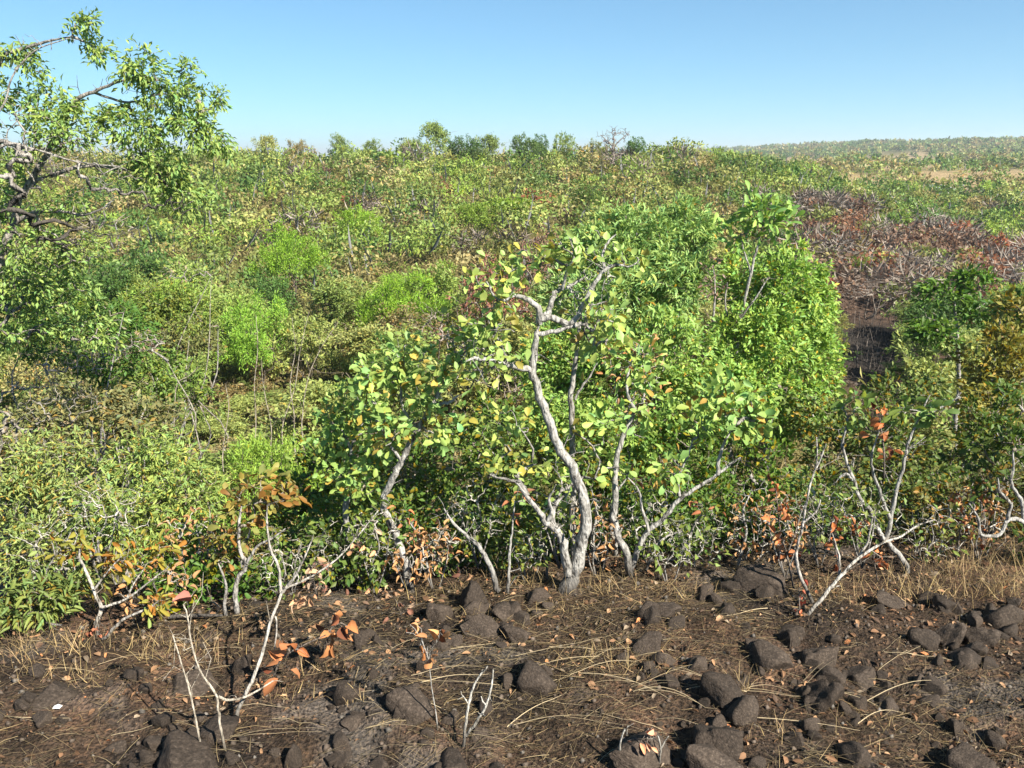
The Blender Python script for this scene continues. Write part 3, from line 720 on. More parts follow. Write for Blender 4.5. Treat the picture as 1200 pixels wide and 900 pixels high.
for i, (px, Y, w_, h_, colr, lab) in enumerate([(385, 5.3, 40, 40, (.10, .16, .03), 'low leafy growth at the foot of the small left pale tree'), (450, 5.35, 40, 38, (.09, .15, .03), 'low leafy growth behind the left leaning pale trunk'), (520, 5.4, 40, 36, (.085, .14, .03), 'low leafy growth behind the left brow rocks'),
        (590, 5.45, 36, 34, (.12, .17, .035), 'low leafy growth between brow boulder and main trunk'), (660, 5.5, 36, 36, (.09, .14, .03), 'low leafy growth behind the main trunk foot'), (725, 5.5, 36, 38, (.085, .14, .03), 'low leafy growth behind the forked small tree'),
        (800, 5.55, 42, 40, (.075, .135, .025), 'low dark growth under the tuft of big leaves'), (870, 5.6, 40, 36, (.075, .13, .025), 'low dark growth behind the wide brow boulder'), (930, 5.65, 40, 38, (.085, .135, .03), 'low growth behind the upright white sapling'),
        (1000, 5.7, 42, 36, (.09, .125, .03), 'low olive growth behind the leaning sapling'), (1090, 5.8, 48, 34, (.12, .12, .035), 'low yellowish growth right of the forked shrub'),
        (1150, 5.9, 50, 44, (.10, .085, .03), 'low russet-tinged growth under the twisted white branches'), (1205, 5.9, 46, 50, (.075, .09, .025), 'low dark growth cut by the right edge')]):
    by = 672 if px < 900 else 650
    bush('low_shrub', lab, 'shrub', px, Y, [blob(px, by - h_, Y, w_, h_, 50), blob(px + 14, by - h_ * 1.9, Y + .1, w_ * .7, h_ * .7, 26)], dict(T=T_SMALL, L=.045, ratio=.5, k=12, spread=.055, color=np.array(colr) * 1.15, aged=.14, agedc=(2.0, 1.1, .5)), 360 + i, nst=5, r=.008, group='low growth along the foot of the thicket')
bush('yellow_shrub', 'yellowish olive tall shrub at the right edge', 'shrub', 1165, 8.8,
     [blob(1165, 420, 8.8, 42, 48, 90), blob(1190, 380, 9.2, 34, 44, 60), blob(1150, 480, 8.4, 35, 40, 50)],
     dict(T=T_SMALL, L=.075, ratio=.5, k=14, spread=.07, color=(.20, .19, .04), aged=.1, agedc=(1.3, .9, .6)), 340, nst=4, r=.022, spread=.25)
bush('green_tree', 'green tree leaning in from the right edge above the yellowish shrub', 'tree', 1215, 11,
     [blob(1190, 380, 11, 30, 30, 50), blob(1215, 350, 11, 30, 35, 40)], dict(T=T_SMALL, L=.1, ratio=.45, k=14, spread=.09, color=(.075, .15, .025)), 341, nst=3, r=.03, spread=.2)
plant('flat_topped_tree', 'slender pale-stemmed tree with flat green leaf tiers right of the burnt patch', 'tree', at(1122, 470, 12.5),
      [tr([(1122, 470), (1124, 440), (1123, 400), (1120, 365), (1116, 340)], .035, .012, 12.5), tr([(1123, 400), (1104, 380), (1086, 372)], .014, .006, 12.5), tr([(1122, 385), (1140, 365), (1155, 355)], .014, .006, 12.5)],
      [blob(1105, 345, 12.5, 32, 12, 30), blob(1145, 330, 12.6, 28, 14, 30), blob(1085, 385, 12.4, 26, 10, 26), blob(1100, 395, 12.3, 28, 12, 20), blob(1150, 365, 12.4, 26, 12, 22)],
      dict(T=T_SMALL, L=.11, ratio=.42, k=12, spread=.1, color=(.085, .165, .025)), 342, rtip=.005)

# ------------------------------------------------------------------ main white-trunked tree
LM = (.31, .41, .11)
YM = 4.84
main = plant('white_trunked_tree', 'crooked pale-trunked small tree with big yellow-green leaves on the brow, centre', 'tree', at(665, 692, YM),
    [([at(*p, YM) for p in [(663, 694), (672, 665), (680, 640), (688, 612), (680, 577), (663, 537), (647, 503), (632, 465), (623, 433), (627, 402), (633, 378)]],
      [.056, .044, .038, .036, .032, .029, .027, .025, .023, .020, .017]),
     tr([(622, 434), (602, 429), (582, 424), (562, 420), (546, 424)], .019, .009, YM, 4.5),
     tr([(633, 378), (631, 364), (621, 352), (604, 345), (592, 337)], .022, .009, YM, 4.75),
     tr([(634, 376), (644, 360), (650, 346), (659, 339), (672, 333), (690, 322)], .019, .007, YM, 5.0),
     tr([(634, 374), (650, 371), (664, 378), (676, 374), (686, 354), (698, 330), (708, 316), (722, 310), (736, 313)], .021, .008, YM, 4.9),
     tr([(630, 392), (652, 388), (672, 382)], .015, .011, YM, 4.86),
     tr([(664, 672), (660, 640), (655, 625), (640, 613), (630, 597), (617, 581), (606, 566)], .030, .008, YM - .03, 4.7),
     tr([(652, 622), (648, 604), (654, 588), (664, 578)], .018, .008, 4.78, 4.9),
     tr([(640, 613), (646, 598), (643, 585), (650, 572)], .014, .006, 4.76, 4.7),
     tr([(604, 345), (590, 352), (578, 346), (570, 330)], .009, .005, 4.75, 4.6),
     tr([(708, 316), (706, 300), (712, 284), (722, 275)], .010, .005, 4.9, 5.0),
     tr([(659, 339), (664, 318), (672, 300), (668, 280)], .010, .005, 4.9, 4.8)],
    [blob(575, 322, 4.7, 34, 14, 12), blob(560, 372, 4.7, 24, 24, 9), blob(590, 372, 4.7, 26, 26, 10), blob(630, 310, 4.8, 40, 25, 14), blob(690, 290, 4.9, 45, 26, 16),
     blob(742, 308, 4.9, 14, 16, 5), blob(708, 372, 4.8, 24, 36, 16), blob(716, 410, 4.8, 24, 22, 8), blob(560, 430, 4.6, 40, 24, 12), blob(592, 405, 4.7, 26, 24, 8),
     blob(590, 500, 5.1, 30, 30, 14), blob(630, 540, 5.15, 40, 26, 12), blob(595, 545, 5.0, 35, 25, 12), blob(695, 512, 5.1, 26, 22, 9), blob(640, 572, 5.1, 40, 18, 8), blob(705, 545, 5.1, 26, 22, 9)],
    dict(T=T_BROAD, L=.056, ratio=.66, k=5, spread=.07, color=LM, aged=.2, agedc=(1.2, .8, .6), single=300, droop=.2, up=.45, out=.4, var=.35), 401, bark=BARK_B, twigc=BARK, rtip=.0035, jit=.25)
plant('white_trunked_tree', 'thin straight pale stem standing just right behind the crooked main trunk', 'tree', at(671, 640, 5.25),
    [tr([(671, 640), (671, 560), (670, 490), (670, 460), (674, 430), (677, 395), (680, 366), (672, 340)], .022, .010, 5.25), tr([(673, 468), (684, 450), (692, 440), (700, 425)], .009, .005, 5.25)],
    [blob(690, 380, 5.2, 24, 24, 14), blob(668, 350, 5.2, 24, 20, 10), blob(705, 410, 5.2, 22, 22, 8)],
    dict(T=T_BROAD, L=.06, ratio=.6, k=5, spread=.06, color=(.27, .35, .11), single=150, aged=.1, agedc=(1.3, .7, .7)), 402, bark=BARK, rtip=.003)

# left companion
plant('white_trunked_tree', 'pale leaning tree left of the main trunk with rounded light green leaves', 'tree', at(480, 690, 4.95),
    [([at(*p, 4.95) for p in [(481, 694), (474, 660), (463, 625), (450, 588), (457, 566), (470, 540), (489, 502), (505, 478), (519, 452), (540, 425)]],
      [.028, .025, .023, .022, .021, .020, .018, .016, .013, .008]),
     tr([(505, 478), (514, 474), (528, 470), (538, 462)], .014, .007, 4.95, 4.85), tr([(489, 502), (478, 490), (470, 470), (472, 440), (474, 405)], .013, .006, 4.95, 5.1),
     tr([(470, 540), (455, 520), (445, 500)], .012, .006, 4.95, 4.8)],
    [blob(470, 410, 5.1, 34, 18, 14), blob(440, 445, 5.0, 34, 24, 18), blob(505, 430, 4.95, 26, 24, 12), blob(480, 460, 4.95, 30, 22, 12), blob(430, 480, 4.8, 30, 24, 12), blob(545, 405, 4.9, 22, 24, 8),
     blob(520, 500, 4.9, 26, 28, 12), blob(460, 510, 4.8, 24, 24, 8)],
    dict(T=T_BROAD, L=.058, ratio=.6, k=8, spread=.07, color=(.26, .37, .10), aged=.12, agedc=(1.5, .8, .6), single=300, droop=.1, up=.45), 403, bark=BARK_B, twigc=BARK, rtip=.003, jit=.22)
plant('white_trunked_tree', 'small pale tree at the left of the thicket with light green rounded leaves', 'tree', at(410, 640, 5.2),
    [tr([(410, 640), (406, 600), (410, 560), (413, 530), (417, 507), (426, 494)], .022, .010, 5.2), tr([(413, 530), (404, 512), (396, 500)], .010, .006, 5.2), tr([(417, 510), (434, 505), (442, 490)], .010, .005, 5.2)],
    [blob(405, 470, 5.2, 28, 24, 20), blob(390, 500, 5.1, 24, 24, 16), blob(440, 520, 5.1, 26, 28, 16), blob(395, 550, 5.0, 24, 26, 14), blob(425, 565, 5.0, 30, 24, 14)],
    dict(T=T_BROAD, L=.052, ratio=.6, k=8, spread=.065, color=(.24, .35, .09), aged=.08, agedc=(1.6, .8, .6), single=300, up=.5), 404, bark=BARK_B, rtip=.0028)
# right of the trunk
plant('white_trunked_tree', 'forked pale small tree right of the main trunk with a tuft of big light leaves', 'tree', at(739, 672, 5.0),
    [tr([(739, 674), (734, 650), (726, 630), (720, 604), (722, 570), (722, 535), (730, 512), (738, 496), (743, 480), (736, 462), (735, 440), (742, 420)], .026, .008, 5.0, 5.2),
     tr([(740, 672), (748, 645), (760, 622), (780, 603), (797, 584), (815, 573), (833, 562), (853, 547), (868, 536)], .020, .007, 5.0, 5.05),
     tr([(841, 556), (843, 536), (850, 517), (857, 504)], .013, .007, 5.04), tr([(797, 584), (795, 560), (806, 535), (812, 515)], .011, .005, 5.03), tr([(760, 622), (752, 596), (748, 575), (736, 560)], .011, .005, 5.0)],
    [blob(868, 478, 5.05, 40, 30, 26), blob(838, 460, 5.1, 30, 24, 12), blob(815, 505, 5.0, 26, 24, 10), blob(745, 420, 5.2, 26, 30, 10), blob(760, 470, 5.1, 26, 30, 10), blob(715, 480, 5.1, 20, 24, 6), blob(785, 545, 5.0, 26, 20, 8), blob(895, 500, 5.05, 20, 20, 8)],
    dict(T=T_BROAD, L=.068, ratio=.55, k=7, spread=.075, color=(.26, .38, .10), aged=.10, agedc=(1.5, .65, .6), single=300, droop=-.1, up=.45), 405, bark=BARK_B, twigc=BARK, rtip=.003, jit=.22)

# pale bare stems standing in the thicket
STM = [([(582, 694), (577, 670), (563, 643), (550, 630), (532, 614), (520, 596)], .019, .006, 4.75, 'grey crooked leafless stem rising between the two rocks on the brow', [(535, 600, 20, 16, 10)]),
       ([(595, 688), (597, 650), (600, 625), (603, 588)], .010, .004, 4.8, 'thin straight white stem right of the grey crooked stem', [(612, 590, 18, 22, 10)]),
       ([(698, 660), (694, 630), (700, 600), (694, 575)], .014, .006, 5.2, 'short pale stem hard right of the main trunk', [(700, 580, 20, 20, 10)]),
       ([(720, 668), (722, 640), (716, 610), (722, 580), (735, 560)], .018, .007, 5.3, 'pale stem beside the forked small tree', [(735, 555, 20, 20, 8)]),
       ([(860, 690), (866, 655), (874, 625), (870, 600), (880, 575)], .012, .005, 5.2, 'thin white stem near the dark boulder on the brow', [(885, 570, 22, 22, 12)]),
       ([(795, 680), (806, 650), (812, 620), (824, 600)], .013, .005, 5.2, 'thin pale stem leaning right in the dark thicket', [(828, 600, 20, 18, 8)]),
       ([(640, 684), (640, 660), (632, 640), (636, 620)], .010, .004, 5.0, 'short thin stem left of the main trunk foot', [(630, 625, 16, 16, 8)]),
       ([(505, 690), (500, 660), (492, 630), (478, 610)], .012, .005, 5.1, 'grey stem left of the brow rocks', [(470, 605, 20, 18, 10)]),
       ([(757, 668), (770, 640), (782, 628), (800, 622)], .011, .005, 5.1, 'low pale stem bending right at the thicket foot', [(800, 618, 18, 14, 8)])]
for i, (pts, r0, r1, Y, lab, bl) in enumerate(STM):
    plant('bare_sapling', lab, 'sapling', at(*pts[0], Y), [tr(pts, r0, r1, Y, Y + .05)], [blob(b[0], b[1], Y, *b[2:]) for b in bl],
          dict(T=T_DEAD[0], L=.05, ratio=.45, k=1, spread=.05, color=(.33, .13, .06), single=0, mt=M_DRY) if i % 2 else None, 430 + i, bark=BARK_B, twigc=BARK, rtip=.002)

TW = [(480, 650, 4.95, 30, 30, 'fine pale twigs in front of the left leaning trunk foot'), (655, 600, 4.95, 30, 40, 'fine pale twigs crossing the foot of the main trunk'), (785, 640, 5.0, 36, 30, 'fine pale twigs at the thicket foot right of the forked tree'), (920, 610, 5.0, 30, 44, 'fine pale twigs among the rusty leaves at right'), (1010, 600, 5.0, 34, 40, 'fine pale twigs inside the forked shrub'), (120, 600, 5.2, 60, 40, 'dry pale twigs through the front of the lime bush'), (230, 630, 5.0, 40, 44, 'dry pale twigs between lime bush and orange shrub'),
      (395, 640, 5.0, 40, 36, 'low tangle of grey twigs under the small pale tree at left'), (440, 630, 4.9, 30, 44, 'grey twig tangle left of the left leaning pale tree'), (510, 640, 5.0, 34, 36, 'grey twig tangle just left of the brow boulders'),
      (560, 600, 5.2, 40, 40, 'thin pale twigs rising behind the tall brow boulder'), (620, 640, 5.0, 26, 30, 'fine twigs left of the main trunk foot'), (700, 620, 5.1, 34, 40, 'fine pale twigs right behind the main trunk foot'),
      (760, 600, 5.3, 36, 44, 'pale twig tangle above the forked small tree foot'), (820, 630, 5.2, 40, 36, 'pale twig tangle under the tuft of big light leaves'), (880, 620, 5.3, 34, 44, 'pale twig tangle behind the wide brow boulder'),
      (960, 600, 5.2, 36, 44, 'grey twigs around the upright white sapling'), (1090, 620, 5.3, 44, 40, 'brown-grey twigs right of the forked shrub'), (1150, 600, 5.4, 40, 44, 'brown-grey twigs beside the twisted white branches'),
      (330, 660, 4.7, 34, 44, 'bare grey twigs behind the pale leaning sapling'), (60, 640, 5.0, 50, 40, 'grey dead twigs in front of the large lime bush'), (180, 690, 4.5, 50, 34, 'grey twigs over the green bush at lower left'),
      (690, 340, 5.1, 50, 50, 'dry pale twigs among the upper branches of the main tree'), (550, 400, 5.0, 40, 40, 'dry pale twigs left of the upper main trunk'), (740, 440, 5.3, 40, 60, 'dry pale twigs in front of the lower green tree')]
for i, (px, py, Y, rx, ry, lab) in enumerate(TW):
    foot = (px, min(py + ry + 26, 700) if py > 500 else py + 60)
    plant('twig_tangle', lab, 'twigs', at(*foot, Y), [tr([foot, (px - 6, py + ry * .8), (px + 4, py + ry * .3), (px, py - ry * .2)], .007, .003, Y), tr([foot, (px + 12, py + ry * .7), (px + 16, py), (px + 24, py - ry * .5)], .005, .0025, Y), tr([foot, (px - 14, py + ry * .6), (px - 20, py)], .005, .0025, Y)],
          [blob(px, py, Y, rx, ry, 84)], dict(T=T_DEAD[0], L=.045, ratio=.45, k=1, spread=.05, color=(.36, .2, .09), mt=M_DRY) if i % 3 == 0 else dict(T=T_SMALL, L=.05, ratio=.5, k=1, spread=.05, color=(.17, .22, .05)), 1200 + i, bark=BARK, twigc=(.52, .5, .46), rtip=.0021, jit=.28)

# forked bare shrub at right
DEADC = (.42, .155, .06)
plant('forked_shrub', 'forked pale leafless shrub at right with a few orange hanging leaves', 'shrub', at(1062, 690, 5.1),
    [tr([(1062, 692), (1060, 665), (1048, 645), (1038, 632), (1030, 622), (1020, 597), (1007, 583), (1000, 562), (990, 537), (987, 518), (993, 494)], .020, .007, 5.1),
     tr([(1038, 632), (1045, 603), (1050, 577), (1060, 541), (1067, 513), (1076, 490), (1090, 463)], .015, .005, 5.1, 5.2), tr([(1076, 490), (1092, 484), (1110, 474), (1124, 464)], .012, .004, 5.18),
     tr([(1043, 608), (1033, 581), (1023, 554), (1021, 534), (1030, 505)], .013, .005, 5.1, 5.0), tr([(1000, 562), (990, 556), (983, 560)], .012, .007, 5.1)],
    [blob(1000, 476, 5.1, 16, 14, 10), blob(1098, 476, 5.2, 24, 18, 10), blob(1060, 480, 5.1, 14, 14, 6)],
    dict(T=T_BROAD, L=.07, ratio=.5, k=4, spread=.05, color=(.17, .25, .06), single=104, up=.5), 450, bark=BARK_B, twigc=BARK, rtip=.003)
def dead_leaves(name, label, base, stem, spots, n, L, seed, color=DEADC, bark=BARK_D, Y=None, r=.006, spread=.05, group=None, cat='sprig', extra=()):
    """sprig carrying withered leaves, each leaf its own piece; spots in pixels"""
    rng = np.random.default_rng(seed)
    b = at(*base, Y); root = thing(name, label, cat, b, group)
    for i, pts in enumerate([stem, *extra]):
        p, rr = smooth_path(px_path(pts, Y), radii(r if i == 0 else r * .75, r * .45, len(pts)))
        V, Fq = tubes([(p - b, rr)], 6); obj('stem', mesh('stem', V, Fq, M_BARK, None, True), root, color=bark)
    P = []
    for q in range(n):
        sx, sy = spots[q % len(spots)][:2]; P.append(at(sx + rng.normal() * 3.5, sy + rng.normal() * 3.5, Y) + np.array([0, rng.normal() * .03, 0]))
    P = np.array(P); m = len(P)
    D = nrmz(rng.normal(size=(m, 3)) * .7 + np.array([0, -.15, -.25])); N = nrmz(rng.normal(size=(m, 3)) * .8 + SUND * .8)
    Ln = .68 * L * rng.uniform(.65, 1.3, m)
    wood = np.concatenate([smooth_path(px_path(q, Y), radii(1, 1, len(q)))[0] for q in [stem, *extra]])
    pet = []
    for q in P:
        j = int(np.argmin(np.linalg.norm(wood - q, axis=1) + .3 * np.maximum(wood[:, 2] - q[2], 0))); a0 = wood[j]
        md = (a0 + q) / 2 + np.array([0, 0, .02]) + rng.normal(size=3) * .006
        pet.append((np.array([a0, md, q]) - b, np.array([.0022, .0018, .0013])))
    V, Fq = tubes(pet, 4); tag(obj('petioles', mesh('petioles', V, Fq, M_BARK, None, True), root, color=bark), kind='stuff')
    leaf_objects(rng, root, b, (P, D, N, Ln, Ln * rng.uniform(.5, .75, m)), tints(rng, m, .3, .2, (.45, .35, .4), .1), color, T_DEAD, 'dead', M_DRY)
    return root
dead_leaves('withered_sprig', 'orange withered leaves hanging in the fork of the bare shrub', (1036, 560), [(1036, 560), (1036, 530), (1032, 500), (1030, 480)],
            [(1032, 482), (1036, 494), (1030, 512), (1044, 524), (1036, 535)], 16, .085, 461, Y=5.0)
dead_leaves('withered_sprig', 'tall sprig of rusty orange leaves left of the white bare stem', (930, 690), [(930, 690), (922, 650), (914, 620), (910, 580)],
            [(905, 566), (912, 590), (904, 610), (920, 605), (912, 630), (924, 625), (930, 650), (908, 645)], 34, .07, 462, Y=4.75, extra=[[(922, 650), (930, 630), (936, 610)]])
dead_leaves('withered_sprig', 'orange withered leaves left of the leaning white sapling', (985, 680), [(985, 680), (980, 650), (976, 625)],
            [(976, 612), (982, 628), (970, 640), (980, 655)], 14, .065, 463, Y=4.9)
dead_leaves('withered_sprig', 'rusty leaves behind the crossing of the white stems', (1008, 660), [(1008, 660), (1005, 640), (1002, 622)], [(998, 618), (1008, 626), (1004, 612)], 12, .065, 464, Y=5.0)
dead_leaves('withered_sprig', 'orange leaf bunch right under the forked shrub', (1028, 680), [(1028, 680), (1026, 668), (1024, 655)], [(1022, 655), (1030, 662), (1026, 650)], 9, .07, 465, Y=4.95)
dead_leaves('withered_sprig', 'rusty leaves low beside the twisted white branches', (1120, 660), [(1120, 660), (1124, 630), (1128, 600)], [(1118, 588), (1130, 602), (1112, 612), (1132, 618)], 16, .065, 466, Y=5.3)
dead_leaves('withered_sprig', 'red and orange leaves at the foot of the leaning sapling', (938, 735), [(938, 735), (937, 715), (936, 690)], [(938, 700), (936, 712), (935, 728), (941, 690)], 9, .055, 467, Y=4.45, color=(.5, .12, .06))
dead_leaves('withered_sprig', 'dull orange leaves under the twisted white tangle at far right', (1150, 680), [(1150, 680), (1148, 655), (1152, 640)], [(1150, 585), (1160, 600), (1146, 640), (1158, 625)], 10, .06, 468, Y=5.25)
plant('bare_sapling', 'leaning leafless white sapling on the burnt ground at right', 'sapling', at(938, 732, 4.42),
    [tr([(936, 734), (960, 703), (983, 677), (1007, 653), (1033, 637), (1057, 628), (1077, 615), (1095, 609)], .012, .004, 4.42, 4.7), tr([(983, 677), (984, 657), (980, 640), (975, 625)], .009, .004, 4.55),
     tr([(1007, 653), (1017, 633), (1022, 607)], .009, .004, 4.6), tr([(960, 703), (972, 690), (985, 686)], .006, .003, 4.5)], [blob(1092, 605, 4.7, 26, 12, 8)], None, 470, bark=(.44, .42, .39), rtip=.002)
plant('bare_sapling', 'upright leafless white sapling left of the leaning one', 'sapling', at(950, 705, 4.6),
    [tr([(952, 706), (938, 674), (934, 648), (941, 612), (947, 577), (957, 543), (957, 512)], .011, .004, 4.6, 4.75), tr([(941, 612), (955, 600), (962, 585)], .008, .004, 4.65), tr([(957, 548), (964, 530), (968, 520)], .006, .003, 4.7)],
    [blob(958, 540, 4.7, 20, 28, 8)], None, 471, bark=(.40, .38, .36), rtip=.0018)
plant('twisted_shrub', 'twisted white branches of a dark-leaved shrub at the right edge', 'shrub', at(1215, 690, 5.2),
    [tr([(1215, 695), (1208, 650), (1200, 612), (1181, 609), (1172, 626), (1149, 627), (1146, 608), (1136, 590)], .019, .006, 5.2, 5.0), tr([(1181, 609), (1184, 590), (1172, 577), (1170, 560)], .013, .006, 5.1),
     tr([(1200, 612), (1196, 585), (1184, 566), (1187, 545), (1187, 528)], .014, .006, 5.15)],
    [blob(1190, 520, 5.3, 28, 24, 26), blob(1160, 560, 5.3, 24, 24, 20), blob(1190, 640, 5.3, 28, 24, 20), blob(1150, 520, 5.4, 24, 20, 16)],
    dict(T=T_SMALL, L=.06, ratio=.5, k=6, spread=.05, color=(.07, .11, .022), aged=.1), 472, bark=BARK_B, rtip=.0025)

# ------------------------------------------------------------------ left foreground
LIME = (.20, .285, .055)
for i, (px, Y, bl, colr, lab) in enumerate([
    (60, 5.9, [(60, 545, 6.0, 60, 36, 110), (20, 590, 5.8, 50, 50, 90), (100, 600, 5.6, 50, 45, 80), (40, 650, 5.4, 50, 40, 60)], (.19, .235, .07), 'large lime green bush with drooping leaves at the left edge'),
    (190, 5.8, [(180, 540, 6.1, 50, 36, 100), (220, 580, 5.8, 45, 42, 90), (160, 610, 5.6, 50, 40, 80)], (.195, .255, .066), 'bright lime bush with drooping leaves right of the grey brush pile'),
    (250, 5.6, [(235, 640, 5.3, 36, 36, 50), (200, 660, 5.2, 40, 30, 50)], (.11, .17, .03), 'green bush below the bright lime one')]):
    bush('lime_shrub', lab, 'shrub', px, Y, [blob(*b) for b in bl], dict(T=T_SMALL, L=.052, ratio=.28, k=19, spread=.08, color=np.array(colr)*1.3, aged=.07, droop=.4, agedc=(1.5, .85, .6)), 500 + i, nst=5, r=.02, spread=.3,
         group='lime shrubs with drooping leaves at lower left', rtip=.0025)
plant('orange_leaved_shrub', 'shrub with orange and yellow-brown leaves right of the lime bushes', 'shrub', at(284, 742, 4.42),
    [tr([(284, 742), (277, 712), (277, 684), (289, 660), (281, 640), (280, 610), (284, 590)], .018, .006, 4.42, 4.6), tr([(289, 660), (302, 640), (318, 632), (334, 620)], .009, .004, 4.5), tr([(273, 738), (263, 716), (264, 684), (256, 660)], .013, .005, 4.42)],
    [blob(300, 575, 4.7, 44, 24, 24), blob(330, 590, 4.6, 26, 20, 12), blob(262, 640, 4.6, 26, 22, 12), blob(280, 610, 4.6, 26, 20, 10)],
    dict(T=T_BROAD, L=.06, ratio=.5, k=6, spread=.05, color=(.22, .20, .05), aged=.25, agedc=(1.2, .65, .6), single=290, droop=.2), 510, bark=BARK, rtip=.0022)
plant('bare_shrub', 'leafless forked pale shrub with yellowed leaves at lower left', 'shrub', at(114, 735, 4.25),
    [tr([(112, 738), (116, 722), (120, 712), (110, 690), (100, 667), (93, 652), (96, 635)], .013, .005, 4.25, 4.35), tr([(120, 712), (147, 702), (172, 684), (198, 664)], .008, .003, 4.25), tr([(111, 690), (126, 670), (142, 652)], .007, .003, 4.28),
     tr([(122, 750), (143, 727), (172, 714), (186, 704)], .010, .004, 4.2), tr([(148, 702), (156, 684), (168, 668)], .006, .003, 4.28)],
    [blob(160, 650, 4.4, 60, 18, 20), blob(80, 640, 4.4, 30, 18, 10), blob(170, 705, 4.2, 24, 14, 8)],
    dict(T=T_BROAD, L=.06, ratio=.36, k=7, spread=.05, color=(.30, .27, .05), aged=.3, agedc=(1.1, .55, .6), single=260, droop=.3), 511, bark=(.40, .38, .35), rtip=.002)
bush('green_shrub', 'dark green glossy small bush under the orange-leaved shrub', 'shrub', 250, 4.9, [blob(240, 690, 4.7, 36, 34, 46), blob(300, 690, 4.8, 30, 34, 36), blob(200, 690, 4.6, 26, 26, 20)],
     dict(T=T_BROAD, L=.06, ratio=.45, k=7, spread=.055, color=(.085, .16, .025), aged=.12, agedc=(2.6, 1.3, .4)), 512, nst=4, r=.012)
bush('green_shrub', 'low lance-leaved green plant at the lower left edge', 'plant', 55, 4.35, [blob(52, 695, 4.35, 38, 26, 26), blob(18, 720, 4.3, 26, 22, 16), blob(95, 690, 4.4, 26, 22, 12)],
     dict(T=T_LANCE, L=.065, ratio=.24, k=13, spread=.06, color=(.16, .21, .055), aged=.12, agedc=(1.6, .9, .6), droop=.1), 513, nst=3, r=.008)
bush('green_shrub', 'mixed green bush filling in behind the tall pale sprig', 'shrub', 350, 5.2, [blob(350, 640, 5.2, 40, 40, 46), blob(400, 650, 5.0, 36, 34, 40), blob(440, 660, 5.0, 30, 28, 26)],
     dict(T=T_SMALL, L=.05, ratio=.5, k=9, spread=.055, color=(.09, .14, .03), aged=.15, agedc=(2.4, 1.3, .5)), 514, nst=4, r=.012)
plant('fallen_stem', 'pale fallen stem lying level in front of the green bush', 'branch', at(200, 722, 4.4), [tr([(198, 722), (228, 722), (262, 720)], .012, .008, 4.4)], None, None, 515, bark=BARK_B)
plant('dead_sprig', 'pale leaning sapling with dry leaf bunches left of centre', 'sapling', at(273, 852, 3.5),
    [tr([(273, 854), (281, 826), (294, 798), (307, 767), (320, 720), (333, 691), (351, 683), (384, 663), (405, 645), (443, 598)], .0105, .003, 3.5, 4.0), tr([(331, 694), (347, 673), (358, 650), (367, 628)], .008, .003, 3.78), tr([(329, 694), (327, 663), (317, 643), (313, 610), (313, 592)], .008, .003, 3.78),
     tr([(323, 722), (324, 740), (322, 760)], .005, .003, 3.72)],
    [blob(440, 600, 4.0, 14, 12, 5), blob(365, 640, 3.85, 18, 18, 6)], None, 520, bark=(.42, .40, .37), rtip=.0018)
dead_leaves('withered_sprig', 'bunch of pale tan dry leaves hung on the leaning sapling', (372, 700), [(372, 700), (368, 685), (366, 665)], [(362, 668), (374, 672), (356, 682), (370, 684), (350, 700), (380, 690), (364, 700), (382, 660)], 34, .062, 521, Y=3.95, color=(.45, .28, .17))
dead_leaves('withered_sprig', 'small shoot with red-brown and orange broad leaves on the burnt ground', (318, 800), [(318, 800), (330, 772), (352, 758), (382, 744)],
            [(346, 748), (328, 768), (322, 786), (344, 780), (358, 772), (336, 760)], 9, .115, 522, Y=3.75, color=(.34, .135, .055))
dead_leaves('withered_sprig', 'larger bunch of orange broad leaves beside the leaning sapling', (375, 770), [(375, 770), (384, 748), (392, 724)], [(392, 722), (386, 738), (398, 742), (380, 748), (402, 728), (390, 756)], 11, .105, 523, Y=3.9, color=(.34, .15, .06))
dead_leaves('withered_sprig', 'upright thin stem tipped with curled orange leaves left of the small forked twig', (513, 878), [(513, 880), (512, 845), (506, 807), (502, 773), (494, 750)], [(490, 756), (496, 766), (484, 742), (502, 774), (480, 735)], 10, .075, 524, Y=3.45, color=(.47, .22, .09), bark=BARK_B, r=.004)
dead_leaves('withered_sprig', 'broad curled orange leaf on a bent stalk near the centre left', (500, 775), [(500, 775), (506, 760), (514, 750)], [(514, 750), (522, 746)], 3, .12, 525, Y=3.9, color=(.47, .23, .09), bark=BARK_B, r=.003)
plant('thin_stem', 'thin bent pale stem curving from the lower left ground', 'stem', at(239, 889, 3.3), [tr([(239, 889), (230, 846), (222, 809), (212, 775), (203, 744)], .005, .003, 3.3)], None, None, 530, bark=(.42, .38, .32))
plant('thin_stem', 'thin forked pale stem with one dull red leaf on top', 'stem', at(266, 886, 3.3),
      [tr([(266, 888), (257, 845), (254, 816), (236, 789), (225, 758), (220, 724), (215, 708)], .0065, .003, 3.3), tr([(254, 816), (268, 820), (290, 816), (320, 798)], .007, .004, 3.3, 3.5), tr([(240, 887), (262, 884), (290, 884)], .005, .003, 3.28)], None, None, 531, bark=(.42, .38, .32))
dead_leaves('withered_sprig', 'single dull red leaf on top of the thin forked stem', (222, 718), [(222, 718), (221, 713), (220, 708)], [(222, 706)], 1, .11, 533, Y=3.3, color=(.30, .12, .09), r=.003)
plant('forked_twig', 'small white forked dead twig in the front centre', 'twig', at(543, 872, 3.35), [tr([(543, 874), (545, 845), (550, 818), (558, 798), (571, 781)], .0075, .0035, 3.35), tr([(546, 862), (558, 847), (570, 827), (576, 804), (578, 785)], .0075, .0035, 3.35), tr([(570, 826), (566, 822), (564, 816)], .004, .002, 3.35)], None, None, 540, bark=(.46, .45, .42))
